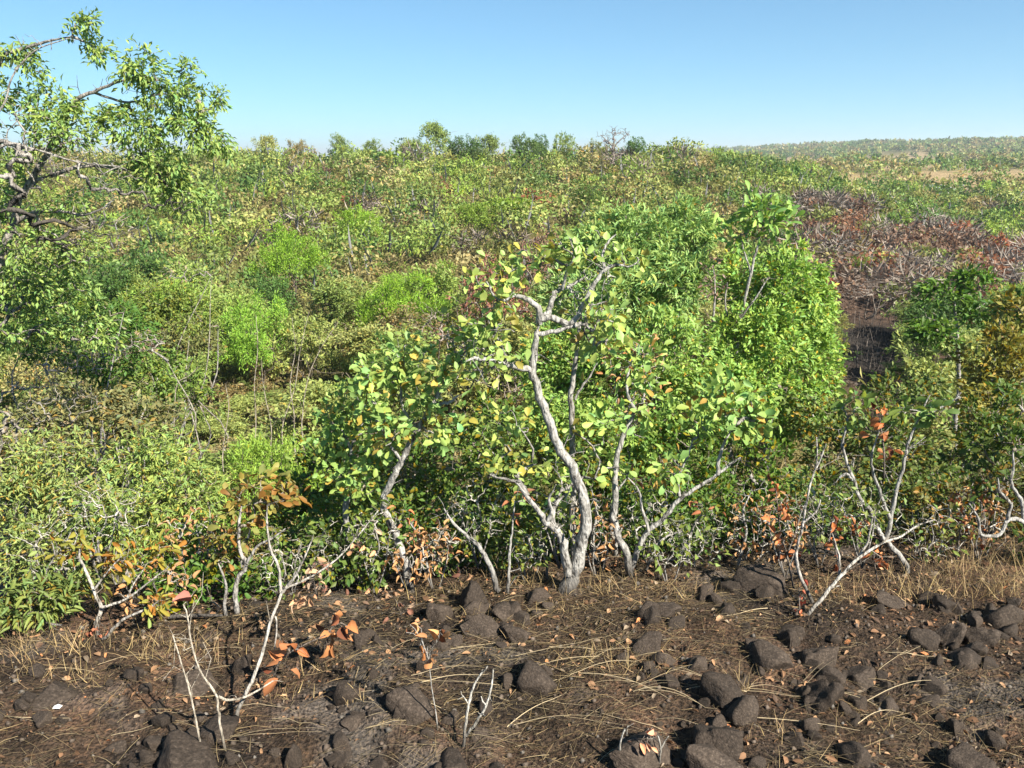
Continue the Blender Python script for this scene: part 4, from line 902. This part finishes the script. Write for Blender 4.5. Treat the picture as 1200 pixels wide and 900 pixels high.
plant('forked_twig', 'short white dead twig at the bottom edge right of centre', 'twig', at(730, 900, 3.2), [tr([(731, 905), (727, 876), (732, 854)], .007, .003, 3.2)], None, None, 541, bark=(.46, .45, .42))
plant('forked_twig', 'white crooked dead twig at the bottom edge beside the curled leaves', 'twig', at(771, 900, 3.2), [tr([(770, 905), (774, 880), (771, 862)], .006, .003, 3.2), tr([(773, 880), (780, 868), (784, 862)], .004, .002, 3.2)], None, None, 542, bark=(.46, .45, .42))
dead_leaves('withered_sprig', 'curled tan and orange leaves on a low stem at the bottom edge', (752, 900), [(752, 902), (756, 880), (760, 858)], [(758, 856), (764, 862), (752, 866), (738, 872), (756, 880)], 9, .06, 543, Y=3.22, color=(.5, .25, .15))
for i, (px, py, lab, n, sp_) in enumerate([(420, 640, 'tan dry leaf bunch above the green bush left of centre', 8, 9), (537, 668, 'curled tan leaf standing by the brow rock', 3, 5), (112, 752, 'rust-brown withered leaf heap at lower left', 16, 16),
                                          (66, 745, 'pale straw-brown withered bunch at the left edge', 14, 16), (470, 720, 'scattered tan leaves below the left white stem', 12, 22), (440, 700, 'tan dry leaves piled on the brow left of the rocks', 14, 24)]):
    Yh = float(hit(px, max(py, 700))[1]) if py < 700 else float(hit(px, py)[1])
    rr = np.random.default_rng(560 + i)
    dead_leaves('withered_sprig', lab, (px, py + 12), [(px, py + 14), (px + 2, py + 6), (px, py)], [(px + rr.normal() * sp_, py + rr.normal() * sp_ * .5) for _ in range(n)], n, .06, 570 + i, Y=Yh, color=(.44, .26, .15) if i not in (2,) else (.36, .14, .08), r=.003)

for i, (px, Y, bl, colr, lab) in enumerate([
    (60, 9.4, [(50, 330, 9.4, 55, 24, 60), (20, 360, 9.2, 45, 30, 50), (90, 360, 9.3, 45, 28, 50), (60, 400, 9.0, 60, 28, 50)], (.085, .15, .03), 'dark green bush below the drooping tree at the left edge'),
    (135, 9.6, [(130, 375, 9.6, 36, 26, 50), (150, 400, 9.4, 36, 26, 40), (120, 425, 9.2, 36, 24, 40)], (.085, .165, .03), 'deep green bush beside the grey brush pile'),
    (185, 12.3, [(180, 350, 12.3, 45, 24, 70), (215, 370, 12.2, 36, 26, 50), (160, 380, 12, 40, 26, 50)], (.17, .22, .045), 'leafy yellow-green shrub under the drooping left tree'),
    (195, 10.3, [(195, 428, 10.3, 30, 18, 40), (170, 450, 10.1, 36, 24, 40), (215, 455, 10.1, 34, 24, 40)], (.16, .24, .05), 'small leafy bush with a bare bent stem below the left tree'),
    (120, 8.0, [(110, 470, 8.0, 50, 26, 50), (170, 490, 7.6, 45, 26, 50), (60, 495, 7.4, 40, 24, 30)], (.19, .19, .075), 'khaki bush between the brush pile and the lime bush')]):
    bush('valley_shrub', lab, 'shrub', px, Y, [blob(*b) for b in bl], dict(T=T_SMALL, L=.062, ratio=.42, k=22, spread=.085, color=colr, aged=.04, agedc=(1.5, 1, .6), droop=.1), 640 + i, nst=5, r=.018, spread=.3)
def burnt_stalks():
    rng = np.random.default_rng(1100); n = 420
    pts = [hit(rng.uniform(968, 1082), rng.uniform(376, 446)) for _ in range(n)]
    P = np.array([(p[0], p[1], gz(p[0], p[1]) - .02) for p in pts]); D = nrmz(np.stack([rng.normal(size=n) * .18, rng.normal(size=n) * .18, np.ones(n)], 1))
    C = np.where(rng.random((n, 1)) < .6, np.array([[.05, .045, .042]]), np.array([[.2, .17, .15]])) * rng.uniform(.6, 1.3, (n, 1))
    ribbons('burnt_stalks', 'thin charred stalks standing in the black burnt patch', P, D, rng.uniform(.15, .75, n), rng.uniform(.008, .018, n), rng.uniform(0, .15, n), C, rng, cat='stalks')
# grey brush pile and bare stems on the left
for i, (px, py, Y, rx, ry, n, lab) in enumerate([(40, 470, 7.4, 85, 40, 150, 'tangled grey brush pile at the left edge above the lime bush'), (20, 530, 6.6, 60, 40, 90, 'grey dead twigs over the lime bush at the left edge'),
                                               (100, 420, 8.4, 60, 22, 70, 'low grey dead branches under the drooping left tree'), (150, 400, 8.8, 45, 18, 50, 'fallen pale branches on the slope below the left tree'),
                                               (215, 318, 12, 34, 12, 30, 'grey fan of dead branches right of the drooping tree')]):
    bush('brush_pile', lab, 'brush', px, Y, [blob(px, py, Y, rx, ry, n)], dict(T=T_TINY, L=.05, ratio=.4, k=1, spread=.05, color=(.26, .2, .12), mt=M_DRY), 600 + i, nst=4, r=.013, spread=.4, bark=(.32, .3, .27), twigc=(.33, .31, .28), rtip=.0024, jit=.3)
for i, (pts, lab) in enumerate([([(345, 490), (340, 450), (346, 410), (342, 372)], 'slim bare pole left of a leaning one on the lower slope'), ([(332, 495), (345, 455), (352, 410), (362, 365)], 'leaning slim bare pole on the lower slope'),
                                ([(355, 480), (362, 440), (378, 405), (396, 378)], 'slim bare pole leaning right on the lower slope'), ([(300, 492), (298, 450), (302, 410), (300, 370)], 'straight slim bare pole below the round feathery bush'),
                                ([(205, 480), (208, 450), (222, 440), (232, 430)], 'bent bare stem on the slope below the left tree'), ([(262, 520), (268, 480), (264, 450)], 'short bare pole behind the lime bush'), ([(318, 500), (310, 460), (306, 420)], 'second straight bare pole near the round feathery bush')]):
    plant('bare_sapling', lab, 'sapling', at(*pts[0], 9.4), [tr([(pts[0][0], pts[0][1] + 35), *pts], .007, .003, 9.4, 9.6)], [blob(pts[-1][0], pts[-1][1] + 30, 9.5, 12, 40, 8)], None, 620 + i, bark=(.32, .29, .24), twigc=(.28, .24, .19), rtip=.0016)

# ------------------------------------------------------------------ drooping tree at the left edge
LT = 6.6
lt_base = at(-30, 480, LT); lt_base[2] = gz(lt_base[0], LT) - .05
plant('drooping_tree', 'tree at the left edge with twisted grey limbs and drooping leaf tufts against the sky', 'tree', lt_base,
    [([lt_base] + px_path([(-22, 400), (-8, 330), (4, 295), (16, 262), (24, 232), (40, 214), (60, 205)], LT), [.07, .058, .046, .036, .030, .024, .019, .012]),
     tr([(-8, 330), (-20, 270), (-2, 250), (20, 230), (34, 216)], .03, .014, LT), tr([(-30, 300), (-22, 200), (-10, 120), (0, 70), (20, 60), (53, 50), (84, 43)], .026, .006, LT, 6.4),
     tr([(24, 232), (50, 190), (70, 150), (90, 117), (110, 108), (134, 97), (170, 88)], .024, .007, LT, 6.5), tr([(-15, 165), (0, 165), (18, 170), (40, 175), (70, 172)], .022, .008, 6.5, 6.3),
     tr([(16, 262), (40, 250), (70, 248), (100, 252), (130, 240)], .02, .006, LT, 6.5), tr([(60, 205), (100, 195), (150, 200), (200, 205)], .018, .005, LT, 6.8), tr([(110, 108), (150, 120), (190, 110), (230, 118)], .010, .004, 6.55, 6.7)],
    [blob(86, 26, 6.4, 14, 12, 7), blob(108, 25, 6.4, 10, 8, 5), blob(20, 60, 6.5, 18, 14, 12), blob(40, 78, 6.5, 18, 16, 10), blob(115, 60, 6.5, 20, 18, 16), blob(165, 78, 6.5, 34, 22, 30), blob(220, 80, 6.6, 14, 10, 8),
     blob(195, 110, 6.6, 40, 24, 44), blob(245, 117, 6.7, 20, 16, 16), blob(60, 115, 6.5, 40, 24, 30), blob(50, 150, 6.4, 40, 22, 30), blob(90, 150, 6.4, 40, 26, 34), blob(150, 150, 6.5, 45, 28, 54),
     blob(215, 155, 6.6, 36, 24, 46), blob(250, 165, 6.8, 22, 20, 22), blob(180, 195, 6.6, 45, 24, 48), blob(215, 230, 6.7, 36, 22, 44), blob(8, 110, 6.6, 16, 20, 10), blob(20, 195, 6.5, 26, 20, 12),
     blob(265, 175, 6.9, 12, 16, 8), blob(80, 235, 6.6, 28, 16, 14), blob(40, 290, 6.5, 50, 24, 40), blob(90, 300, 6.6, 40, 20, 32), blob(30, 330, 6.5, 45, 26, 36), blob(110, 390, 7.0, 45, 26, 30), blob(-20, 140, 6.6, 30, 60, 30), blob(-20, 230, 6.6, 26, 50, 20), blob(20, 380, 6.8, 50, 30, 40), blob(70, 345, 6.8, 50, 26, 40), blob(0, 250, 6.5, 30, 40, 26)],
    dict(T=T_SMALL, L=.052, ratio=.36, k=15, spread=.06, color=(.225, .32, .085), aged=.0, droop=.35, up=.5), 700, bark=(.27, .25, .235), twigc=(.3, .275, .26), rtip=.0028, jit=.2)
plant('bare_branches', 'pale leafless twigs hanging across the drooping left tree', 'branch', at(0, 240, 6.2), [tr([(-10, 180), (10, 168), (40, 175), (90, 190), (140, 195)], .012, .004, 6.2), tr([(-10, 140), (6, 120), (14, 90), (40, 60), (80, 45)], .009, .003, 6.2)],
      [blob(20, 150, 6.2, 35, 45, 50), blob(120, 215, 6.3, 60, 24, 50), blob(210, 245, 6.4, 50, 20, 30), blob(70, 180, 6.2, 50, 20, 30), blob(40, 50, 6.2, 30, 14, 12), blob(10, 230, 6.2, 35, 50, 50), blob(60, 300, 6.3, 60, 30, 50), blob(120, 280, 6.5, 50, 30, 40)], None, 701, bark=(.34, .32, .30), twigc=(.34, .32, .30), rtip=.002, jit=.3)

plant('bare_tree', 'leafless grey tree standing alone on the crest', 'tree', at(719, 182, 57), [tr([(719, 182), (718, 172), (720, 164), (717, 156)], .09, .03, 57), tr([(719, 172), (728, 163), (735, 157)], .05, .02, 57), tr([(719, 172), (710, 164), (704, 158)], .05, .02, 57)],
      [blob(719, 158, 57, 22, 12, 110)], None, 800, bark=(.26, .235, .23), twigc=(.27, .24, .235), rtip=.013, jit=.2)
# ------------------------------------------------------------------ small building far off
def shed():
    c = at(1102, 222, 84); m = mpp(c); W, D, H = 9 * m, 1.1, 1.9
    g = gz(c[0], 84); z0 = min(g, c[2] - H) ; h = c[2] - z0
    root = thing('shed', 'small shed with a pale sheet-metal roof among the far shrubs at right', 'shed', (c[0], 84, z0), None, .15)
    mw, t, N, K = mat('pale_metal'); p = N('ShaderNodeBsdfPrincipled'); n = N('ShaderNodeTexNoise'); n.inputs['Scale'].default_value = 3
    r = N('ShaderNodeValToRGB'); ramp(r, [(.3, (.3, .32, .34)), (.7, (.5, .52, .54))]); K(n.outputs[0], r.inputs[0]); K(r.outputs[0], p.inputs['Base Color'])
    p.inputs['Roughness'].default_value = .45; o = N('ShaderNodeOutputMaterial'); K(p.outputs[0], o.inputs[0])
    V = np.array([(-W, -D, 0), (W, -D, 0), (W, D, 0), (-W, D, 0), (-W, -D, h), (W, -D, h), (W, D, h + .25), (-W, D, h + .25)])
    Fq = [np.array([(0, 1, 5, 4), (1, 2, 6, 5), (2, 3, 7, 6), (3, 0, 4, 7), (4, 5, 6, 7)])]
    obj('wall', mesh('wall', V, Fq, mw), root)
    e = .25
    rf = obj('roof', mesh('roof', np.array([(-W - e, -D - e, h + .0), (W + e, -D - e, h + .0), (W + e, D + e, h + .335), (-W - e, D + e, h + .335)]), [np.array([(0, 1, 2, 3)])], mw), root)
    for k in range(6):                       # six ribbed roof sheets
        x0 = -W - e + (2 * W + 2 * e) * k / 6; x1 = x0 + (2 * W + 2 * e) / 6 - .015
        R = np.array([(x0, -D - e, h + .02), (x1, -D - e, h + .02), (x1, D + e, h + .36), (x0, D + e, h + .36)]); R2 = R + np.array([0, 0, .04 + .01 * (k % 2)])
        obj('roof_sheet', mesh('roof_sheet', np.vstack([R, R2]), [np.array([(3, 2, 1, 0), (4, 5, 6, 7), (0, 1, 5, 4), (1, 2, 6, 5), (2, 3, 7, 6), (3, 0, 4, 7)])], mw), rf)
shed()

# ------------------------------------------------------------------ rocks on the burnt ground
def rock_mesh(seed):
    import bmesh
    rng = np.random.default_rng(seed)
    bm = bmesh.new(); bmesh.ops.create_icosphere(bm, subdivisions=4, radius=1)
    V = np.array([v.co[:] for v in bm.verts])
    for _ in range(14):                      # planes shave the stone into blunt faces
        n = nrmz(rng.normal(size=(1, 3)))[0]; d = rng.uniform(.40, .82)
        ex = V @ n - d
        V = V - np.where(ex > 0, ex * (.97 if seed % 4 else .85), 0)[:, None] * n
    V = V * (1 + (fbm(V[:, 0] * 1.8 + 3 + V[:, 2], V[:, 1] * 1.8 + seed, seed, 3)[:, None] - .5) * (.34 if seed % 3 else .5))
    V = V * (1 + (fbm(V[:, 0] * 9 + 3 + 5 * V[:, 2], V[:, 1] * 9 + seed, seed + 5, 2)[:, None] - .5) * .12)
    V /= np.abs(V).max(0)
    f = np.array([[v.index for v in p.verts] for p in bm.faces]); bm.free()
    return mesh('rock', V, [f], M_ROCK, None, True)
ROCKS = [rock_mesh(900 + i) for i in range(10)]
RK = [(552, 696, 48, 50, 'tall rounded boulder on the brow left of the main trunk'), (594, 708, 44, 42, 'square-shouldered rock right of the tall brow boulder'), (515, 714, 42, 36, 'dark rock at the left end of the brow row'),
      (628, 692, 40, 28, 'low rock between the brow boulder and the main trunk foot'), (562, 736, 48, 28, 'flat stone in front of the brow boulders'), (606, 738, 38, 42, 'upright stone in front of the brow boulders'),
      (890, 684, 74, 46, 'wide dark boulder on the brow right of the trunk'), (826, 692, 24, 34, 'pointed small rock left of the wide brow boulder'), (908, 770, 56, 48, 'rounded boulder in front of the leaning sapling foot'),
      (965, 770, 54, 36, 'rock right beside the rounded boulder'), (966, 816, 52, 50, 'tilted oval rock below the rounded boulder'), (1012, 786, 72, 44, 'broad rock at right with two blunt tops'),
      (846, 818, 60, 44, 'rock with a straw tuft draped over it'), (874, 838, 46, 46, 'brownish rock leaning on the largest front stone'), (848, 872, 66, 56, 'largest grey stone in the front right, dark shadow beside it'),
      (840, 900, 80, 40, 'stone cut by the bottom edge under the largest grey stone'), (1086, 746, 44, 40, 'first of three rocks in a row at right'), (1116, 742, 40, 46, 'second of three rocks in a row at right'), (1150, 746, 44, 40, 'third of three rocks in a row at right'),
      (1180, 722, 50, 36, 'dark rock at the right edge above the row'), (632, 792, 64, 42, 'slanted flat stone in the front centre'), (757, 758, 44, 38, 'rounded stone right of the straw patch'),
      (216, 800, 70, 30, 'flat-topped stone behind the thin stems at left'), (60, 818, 70, 28, 'low smooth mound of rock at the left edge'), (410, 813, 38, 38, 'notched stone left of centre'), (478, 836, 64, 40, 'cracked rounded stone left of centre'),
      (400, 872, 30, 32, 'small rounded stone near the bottom left of centre'), (419, 746, 34, 28, 'rock under the orange leaves'), (532, 892, 80, 54, 'large stone at the bottom edge below the forked twig'), (748, 892, 84, 44, 'wide stone at the bottom edge under the curled leaves'),
      (226, 892, 100, 36, 'reddish wide rock at the bottom edge on the left'), (222, 858, 34, 34, 'rusty stone among the stems at lower left'), (192, 846, 34, 26, 'small stone beside the rusty one'), (188, 880, 40, 30, 'brown stone left of the reddish wide rock'),
      (342, 884, 24, 40, 'narrow upright stone at the bottom left'), (258, 852, 50, 40, 'stone behind the forked thin stem'), (816, 778, 30, 32, 'small upright stone left of the rounded boulder'), (1040, 816, 40, 30, 'small stone right of the tilted oval rock'),
      (1128, 776, 46, 22, 'flat greenish stone below the row of three'), (1000, 884, 60, 36, 'dark stone at the bottom right'), (1140, 884, 60, 44, 'dark hollow stone near the bottom right corner'),
      (930, 742, 40, 26, 'small rock at the foot of the leaning sapling'), (1046, 702, 50, 24, 'low rock below the forked bare shrub'), (1100, 700, 46, 26, 'low rock in the grass at right'),
      (780, 722, 40, 22, 'low flat stone between the trunk foot and the wide boulder')]
rr = np.random.default_rng(950)
def put_rock(px, py, wp, hp, label, group=None):
    p = hit(px, py + hp * .30); m = mpp(p); wv, hv = wp * m / 2, hp * m
    wv *= .93; hv *= .98
    me = ROCKS[int(rr.integers(len(ROCKS)))]
    o = obj('rock', me, None, (p[0], p[1] + wv * .3, gz(p[0], p[1]) + hv * .02), np.array([1, .95, .9]) * rr.uniform(.7, 1.25))
    o.scale = (wv * rr.uniform(.9, 1.15), wv * rr.uniform(.75, 1.1), hv * rr.uniform(.5, .66)); o.rotation_euler = (rr.normal() * .28, rr.normal() * .28, rr.uniform(-.5, .5) + math.pi * int(rr.integers(2)))
    tag(o, label, 'rock', group)
for r_ in RK: put_rock(*r_)
for i in range(285):
    if i % 3:
        q_ = RK[int(rr.integers(len(RK)))]; px = q_[0] + rr.normal() * 36; py = q_[1] + rr.normal() * 14 + 8
    else: px = rr.uniform(-20, 1220); py = 700 + 200 * rr.random() ** .8 + (60 - px * .06 if px < 700 else -25)
    if py < 705 - 25 * (px > 700): continue
    s_ = 8 + 20 * rr.random() ** 2.0
    zone = ('at the far left' if px < 150 else 'around the thin stems at left' if px < 330 else 'under the orange leaf sprigs' if px < 480 else 'around the forked twig' if px < 640 else 'below the main trunk' if px < 760 else
            'near the straw-draped rock' if px < 900 else 'around the leaning sapling foot' if px < 1060 else 'near the row of three rocks')
    zone += ', close to the brow' if py < 760 else ', in the middle ground' if py < 830 else ', at the bottom edge'
    put_rock(px, py, s_ * rr.uniform(1, 1.4), s_, ('tiny' if s_ < 11 else 'small') + ' dark stone ' + zone, 'small stones on the burnt ground')
# gravel and char crumbs
def crumbs():
    rng = np.random.default_rng(960); n = 12000
    x = rng.uniform(-5.0, 6.2, n); y = rng.uniform(2.6, 5.7, n); k = y < brow(x) + .45; x, y = x[k], y[k]; n = len(x)
    z = terrain(x, y); s = .004 + .016 * rng.random(n) ** 4
    b = nrmz(np.array([(1, 0, -.5), (-.5, .87, -.5), (-.5, -.87, -.5), (0, 0, 1.1), (.8, .8, .3), (-.9, 0, .4)], float))
    Fc = np.array([(0, 4, 3), (4, 1, 3), (1, 5, 3), (5, 2, 3), (2, 0, 3), (0, 1, 4), (1, 2, 5), (0, 2, 1)])
    jit = rng.uniform(.6, 1.3, (n, 6, 1)); V = b[None] * jit * s[:, None, None] + np.stack([x, y, z + s * .2], 1)[:, None]
    c = np.array([.075, .058, .046]) * rng.uniform(.25, 1.9, (n, 1)); g = rng.random(n) < .12; c[g] = np.array([.14, .125, .11]) * rng.uniform(.7, 1.2, (g.sum(), 1))
    tag(obj('gravel', mesh('gravel', V.reshape(-1, 3), [(Fc[None] + (np.arange(n) * 6)[:, None, None]).reshape(-1, 3)], M_DRY, np.repeat(c, 6, 0)), color=(1, 1, 1)), 'dark gravel and ash crumbs strewn over the burnt ground', 'gravel', kind='stuff')
crumbs()
def ribbons(name, label, P, D, L, W, bend, C, rng, cat='grass', segs=6, lift=None):
    """thin curved grass stems"""
    n = len(P); t = np.linspace(0, 1, segs)
    up = np.array([0, 0, 1.0])
    side = nrmz(np.cross(D, up) + rng.normal(size=(n, 3)) * .25)
    q = P[:, None] + D[:, None] * (t[None, :, None] * L[:, None, None]) + up * (-bend[:, None] * t[None] ** 2 * L[:, None])[:, :, None] + side[:, None] * (rng.normal(size=n) * .13 * L)[:, None, None] * (t ** 2)[None, :, None]
    g = terrain(q[..., 0], q[..., 1]) + .004 + .012 * rng.random((n, 1))
    q[..., 2] = np.maximum(q[..., 2], g)
    wd = W[:, None] * (1 - .65 * t[None]); tilt = nrmz(side + rng.normal(size=(n, 3)) * .5)
    V = np.stack([q - tilt[:, None] * wd[..., None] / 2, q + tilt[:, None] * wd[..., None] / 2], 2).reshape(-1, 3)
    i = np.arange(segs - 1) * 2; f = np.stack([i, i + 1, i + 3, i + 2], 1)
    me = mesh(name, V, [(f[None] + (np.arange(n) * segs * 2)[:, None, None]).reshape(-1, 4)], M_DRY, np.repeat(C, segs * 2, 0))
    return tag(obj(name, me, color=(1, 1, 1)), label, cat, kind='stuff')
burnt_stalks()
STRAW = np.array([.40, .30, .16])
def lying_straw():
    rng = np.random.default_rng(970); n = 75000
    x = rng.uniform(-5.0, 6.2, n); y = rng.uniform(2.6, 5.8, n); dens = fbm(x * 1.1, y * 1.4, 71, 3)
    k = (y < brow(x) + .5) & (rng.random(n) < sm(.34, .66, dens) * .9 + .15); x, y = x[k], y[k]; n = len(x)
    a = rng.normal(size=n) * .8 + np.where(rng.random(n) < .5, 0, math.pi) + .25
    D = nrmz(np.stack([np.cos(a), np.sin(a), rng.uniform(-.02, .6, n)], 1))
    L = .03 + .2 * rng.random(n) ** 2.6
    C = STRAW * rng.uniform(.15, .8, (n, 1)) * (1 + rng.normal(size=(n, 1)) * np.array([.05, .0, -.08])); d = rng.random(n) < .35; C[d] *= .25
    ribbons('straw_litter', 'dry straw stems lying tangled over the burnt ground', np.stack([x, y, terrain(x, y) + .006], 1), D, L, rng.uniform(.0014, .0031, n), rng.uniform(.05, .6, n), C, rng, segs=4)
lying_straw()
def tufts():
    rng = np.random.default_rng(980); P, D, L, B, C = [], [], [], [], []
    spots = []
    for px, py, n, h, sp_ in [(610, 680, 60, .16, 14), (580, 672, 50, .15, 14), (700, 690, 60, .14, 16), (640, 684, 40, .14, 10), (530, 690, 50, .16, 20), (745, 690, 40, .12, 20), (480, 700, 40, .14, 20), (30, 770, 90, .18, 30), (90, 765, 70, .18, 25), (150, 770, 50, .14, 25),
                              (1100, 680, 80, .16, 40), (1170, 670, 80, .2, 30), (1140, 700, 60, .16, 30), (1060, 690, 50, .14, 20), (990, 700, 50, .12, 30), (700, 775, 60, .12, 30), (740, 790, 50, .12, 20), (330, 810, 30, .1, 14), (420, 830, 26, .1, 14), (870, 815, 30, .2, 5),
                              (660, 720, 50, .1, 18), (560, 720, 30, .1, 15), (110, 800, 30, .1, 20), (1020, 860, 30, .12, 30), (900, 870, 30, .12, 20), (370, 790, 30, .1, 15), (250, 770, 40, .12, 25), (200, 765, 50, .14, 20), (800, 700, 40, .1, 20), (1190, 700, 60, .2, 20), (1110, 660, 120, .2, 30), (1160, 690, 140, .2, 40), (1080, 700, 80, .16, 30), (1030, 690, 60, .14, 25), (1190, 650, 100, .22, 20), (960, 690, 40, .12, 20), (60, 790, 80, .14, 40)]:
        for _ in range(n): spots.append((px + rng.normal() * sp_, py + rng.normal() * sp_ * .3, h))
    for px, py, h in spots:
        p = hit(px, py); p = np.array([p[0], p[1], gz(p[0], p[1])])
        P.append(p); D.append((rng.normal() * .4, rng.normal() * .4, 1)); L.append(h * rng.uniform(.5, 1.4)); B.append(rng.uniform(0, .5)); C.append(STRAW * rng.uniform(.5, 1.2) * np.array([1, rng.uniform(.92, 1.02), rng.uniform(.8, 1)]))
    n = len(P)
    ribbons('dry_grass', 'standing tufts of straw-coloured dry grass along the brow', np.array(P), nrmz(np.array(D)), np.array(L), rng.uniform(.002, .004, n), np.array(B), np.array(C), rng)
    # long pale arching stalks
    P, D, L, B, W = [], [], [], [], []
    for px, py, dx, dz, l in [(740, 812, .9, .55, .45), (745, 815, .95, .5, .42), (752, 812, .9, .6, .38), (748, 808, 1, .42, .5), (870, 812, -.9, .45, .36), (872, 813, .95, .3, .40), (868, 815, -.95, .35, .45), (872, 812, .8, .5, .3), (0, 842, 1, .08, .32), (20, 838, 1, .12, .28),
                              (320, 848, .8, .6, .3), (400, 828, .85, .5, .28), (268, 870, .95, .25, .5), (520, 838, -.9, .4, .4), (420, 885, .8, .55, .4), (530, 760, 1, .2, .5), (600, 770, 1, .15, .6), (660, 795, .9, .5, .4), (670, 790, .95, .4, .45), (690, 778, .95, .35, .4), (640, 760, 1, .25, .5),
                              (700, 770, -.9, .3, .4), (940, 815, .8, .35, .45), (1010, 820, .9, .45, .45), (1000, 845, .85, .5, .3), (560, 800, 1, .12, .5), (600, 850, .9, .3, .4), (620, 840, .7, .6, .25), (680, 850, 1, .2, .35), (460, 760, .9, .4, .3), (430, 860, .9, .3, .35), (860, 850, 1, .1, .5), (780, 860, -.9, .3, .4), (900, 720, -.9, .2, .3), (1060, 770, .9, .2, .3)]:
        for _ in range(2):
            p = hit(px + rng.normal() * 4, py + rng.normal() * 2); P.append((p[0], p[1], gz(p[0], p[1]) + .005)); D.append((dx, rng.normal() * .35, dz)); L.append(l * rng.uniform(.8, 1.25)); B.append(dz * rng.uniform(.8, 1.3)); W.append(.0042)
    for _ in range(60):
        p = hit(rng.uniform(0, 1200), rng.uniform(735, 890)); sg = 1 if rng.random() < .7 else -1; dz = rng.uniform(.05, .55)
        P.append((p[0], p[1], gz(p[0], p[1]) + .005)); D.append((sg, rng.normal() * .45, dz)); L.append(rng.uniform(.15, .42)); B.append(dz * rng.uniform(.8, 1.3)); W.append(rng.uniform(.0022, .0038))
    n = len(P); C = np.array([.40, .32, .20]) * rng.uniform(.8, 1.15, (n, 1))
    ribbons('straw_stalks', 'long pale arching straw stalks over the burnt stones', np.array(P), nrmz(np.array(D)), np.array(L), np.array(W), np.array(B), C, rng, segs=9)
tufts()
def litter():
    rng = np.random.default_rng(990); n = 16000
    x = rng.uniform(-5.0, 6.2, n); y = rng.uniform(2.6, 5.9, n); dens = fbm(x * .9 + 7, y * 1.2, 81, 3)
    k = (y < brow(x) + .6) & (rng.random(n) < sm(.36, .62, dens) + .12 + .8 * sm(-.45, .1, y - brow(x))); x, y = x[k], y[k]; n = len(x)
    a = rng.uniform(0, 6.28, n); D = nrmz(np.stack([np.cos(a), np.sin(a), rng.normal(size=n) * .25], 1)); N = nrmz(np.array([0, 0, 1.]) + rng.normal(size=(n, 3)) * .45)
    L = .008 + .05 * rng.random(n) ** 2.8
    pal = np.array([(.30, .17, .09), (.20, .11, .06), (.42, .25, .14), (.12, .075, .05), (.5, .2, .08), (.26, .2, .14)]); C = pal[rng.choice(6, n, p=[.24, .28, .12, .24, .03, .09])] * rng.uniform(.6, 1.2, (n, 1))
    fol = (np.stack([x, y, terrain(x, y) + .012], 1), D, N, L, L * rng.uniform(.35, .65, n))
    tag(obj('leaf_litter', leaf_mesh('leaf_litter', T_LANCE, fol, C, M_DRY), color=(1, 1, 1)), 'brown fallen leaves and leaf bits littering the ground', 'leaf litter', kind='stuff')
litter()
scrap_p = hit(68, 834); sv = np.array([(-.5, -.4, 0), (.5, -.45, .05), (.6, .3, .0), (-.1, .5, .12), (-.55, .25, .02), (.05, 0, .3)]) * .035
m_, t_, N_, K_ = mat('paper'); p_ = N_('ShaderNodeBsdfPrincipled'); p_.inputs['Base Color'].default_value = (.75, .75, .74, 1); p_.inputs['Roughness'].default_value = .7; K_(p_.outputs[0], N_('ShaderNodeOutputMaterial').inputs[0])
tag(obj('paper_scrap', mesh('paper_scrap', sv, [np.array([(0, 1, 5), (1, 2, 5), (2, 3, 5), (3, 4, 5), (4, 0, 5)])], m_), None, (scrap_p[0], scrap_p[1], gz(scrap_p[0], scrap_p[1]) + .015)), 'crumpled white scrap lying by the low rock mound at left', 'scrap')

# ------------------------------------------------------------------ thin haze over the distance
def haze():
    m, t, N, K = mat('haze_air'); v = N('ShaderNodeVolumePrincipled'); v.inputs['Color'].default_value = (.88, .94, 1, 1); v.inputs['Density'].default_value = .0005; v.inputs['Anisotropy'].default_value = .2
    K(v.outputs[0], N('ShaderNodeOutputMaterial').inputs['Volume'])
    V = np.array([(x, y, z) for z in (-60, 45) for y in (-60, 5200) for x in (-6200, 6200)], float)
    o = obj('haze', mesh('haze', V, [np.array([(0, 2, 3, 1), (4, 5, 7, 6), (0, 1, 5, 4), (1, 3, 7, 5), (3, 2, 6, 7), (2, 0, 4, 6)])], m)); tag(o, kind='stuff')
haze()
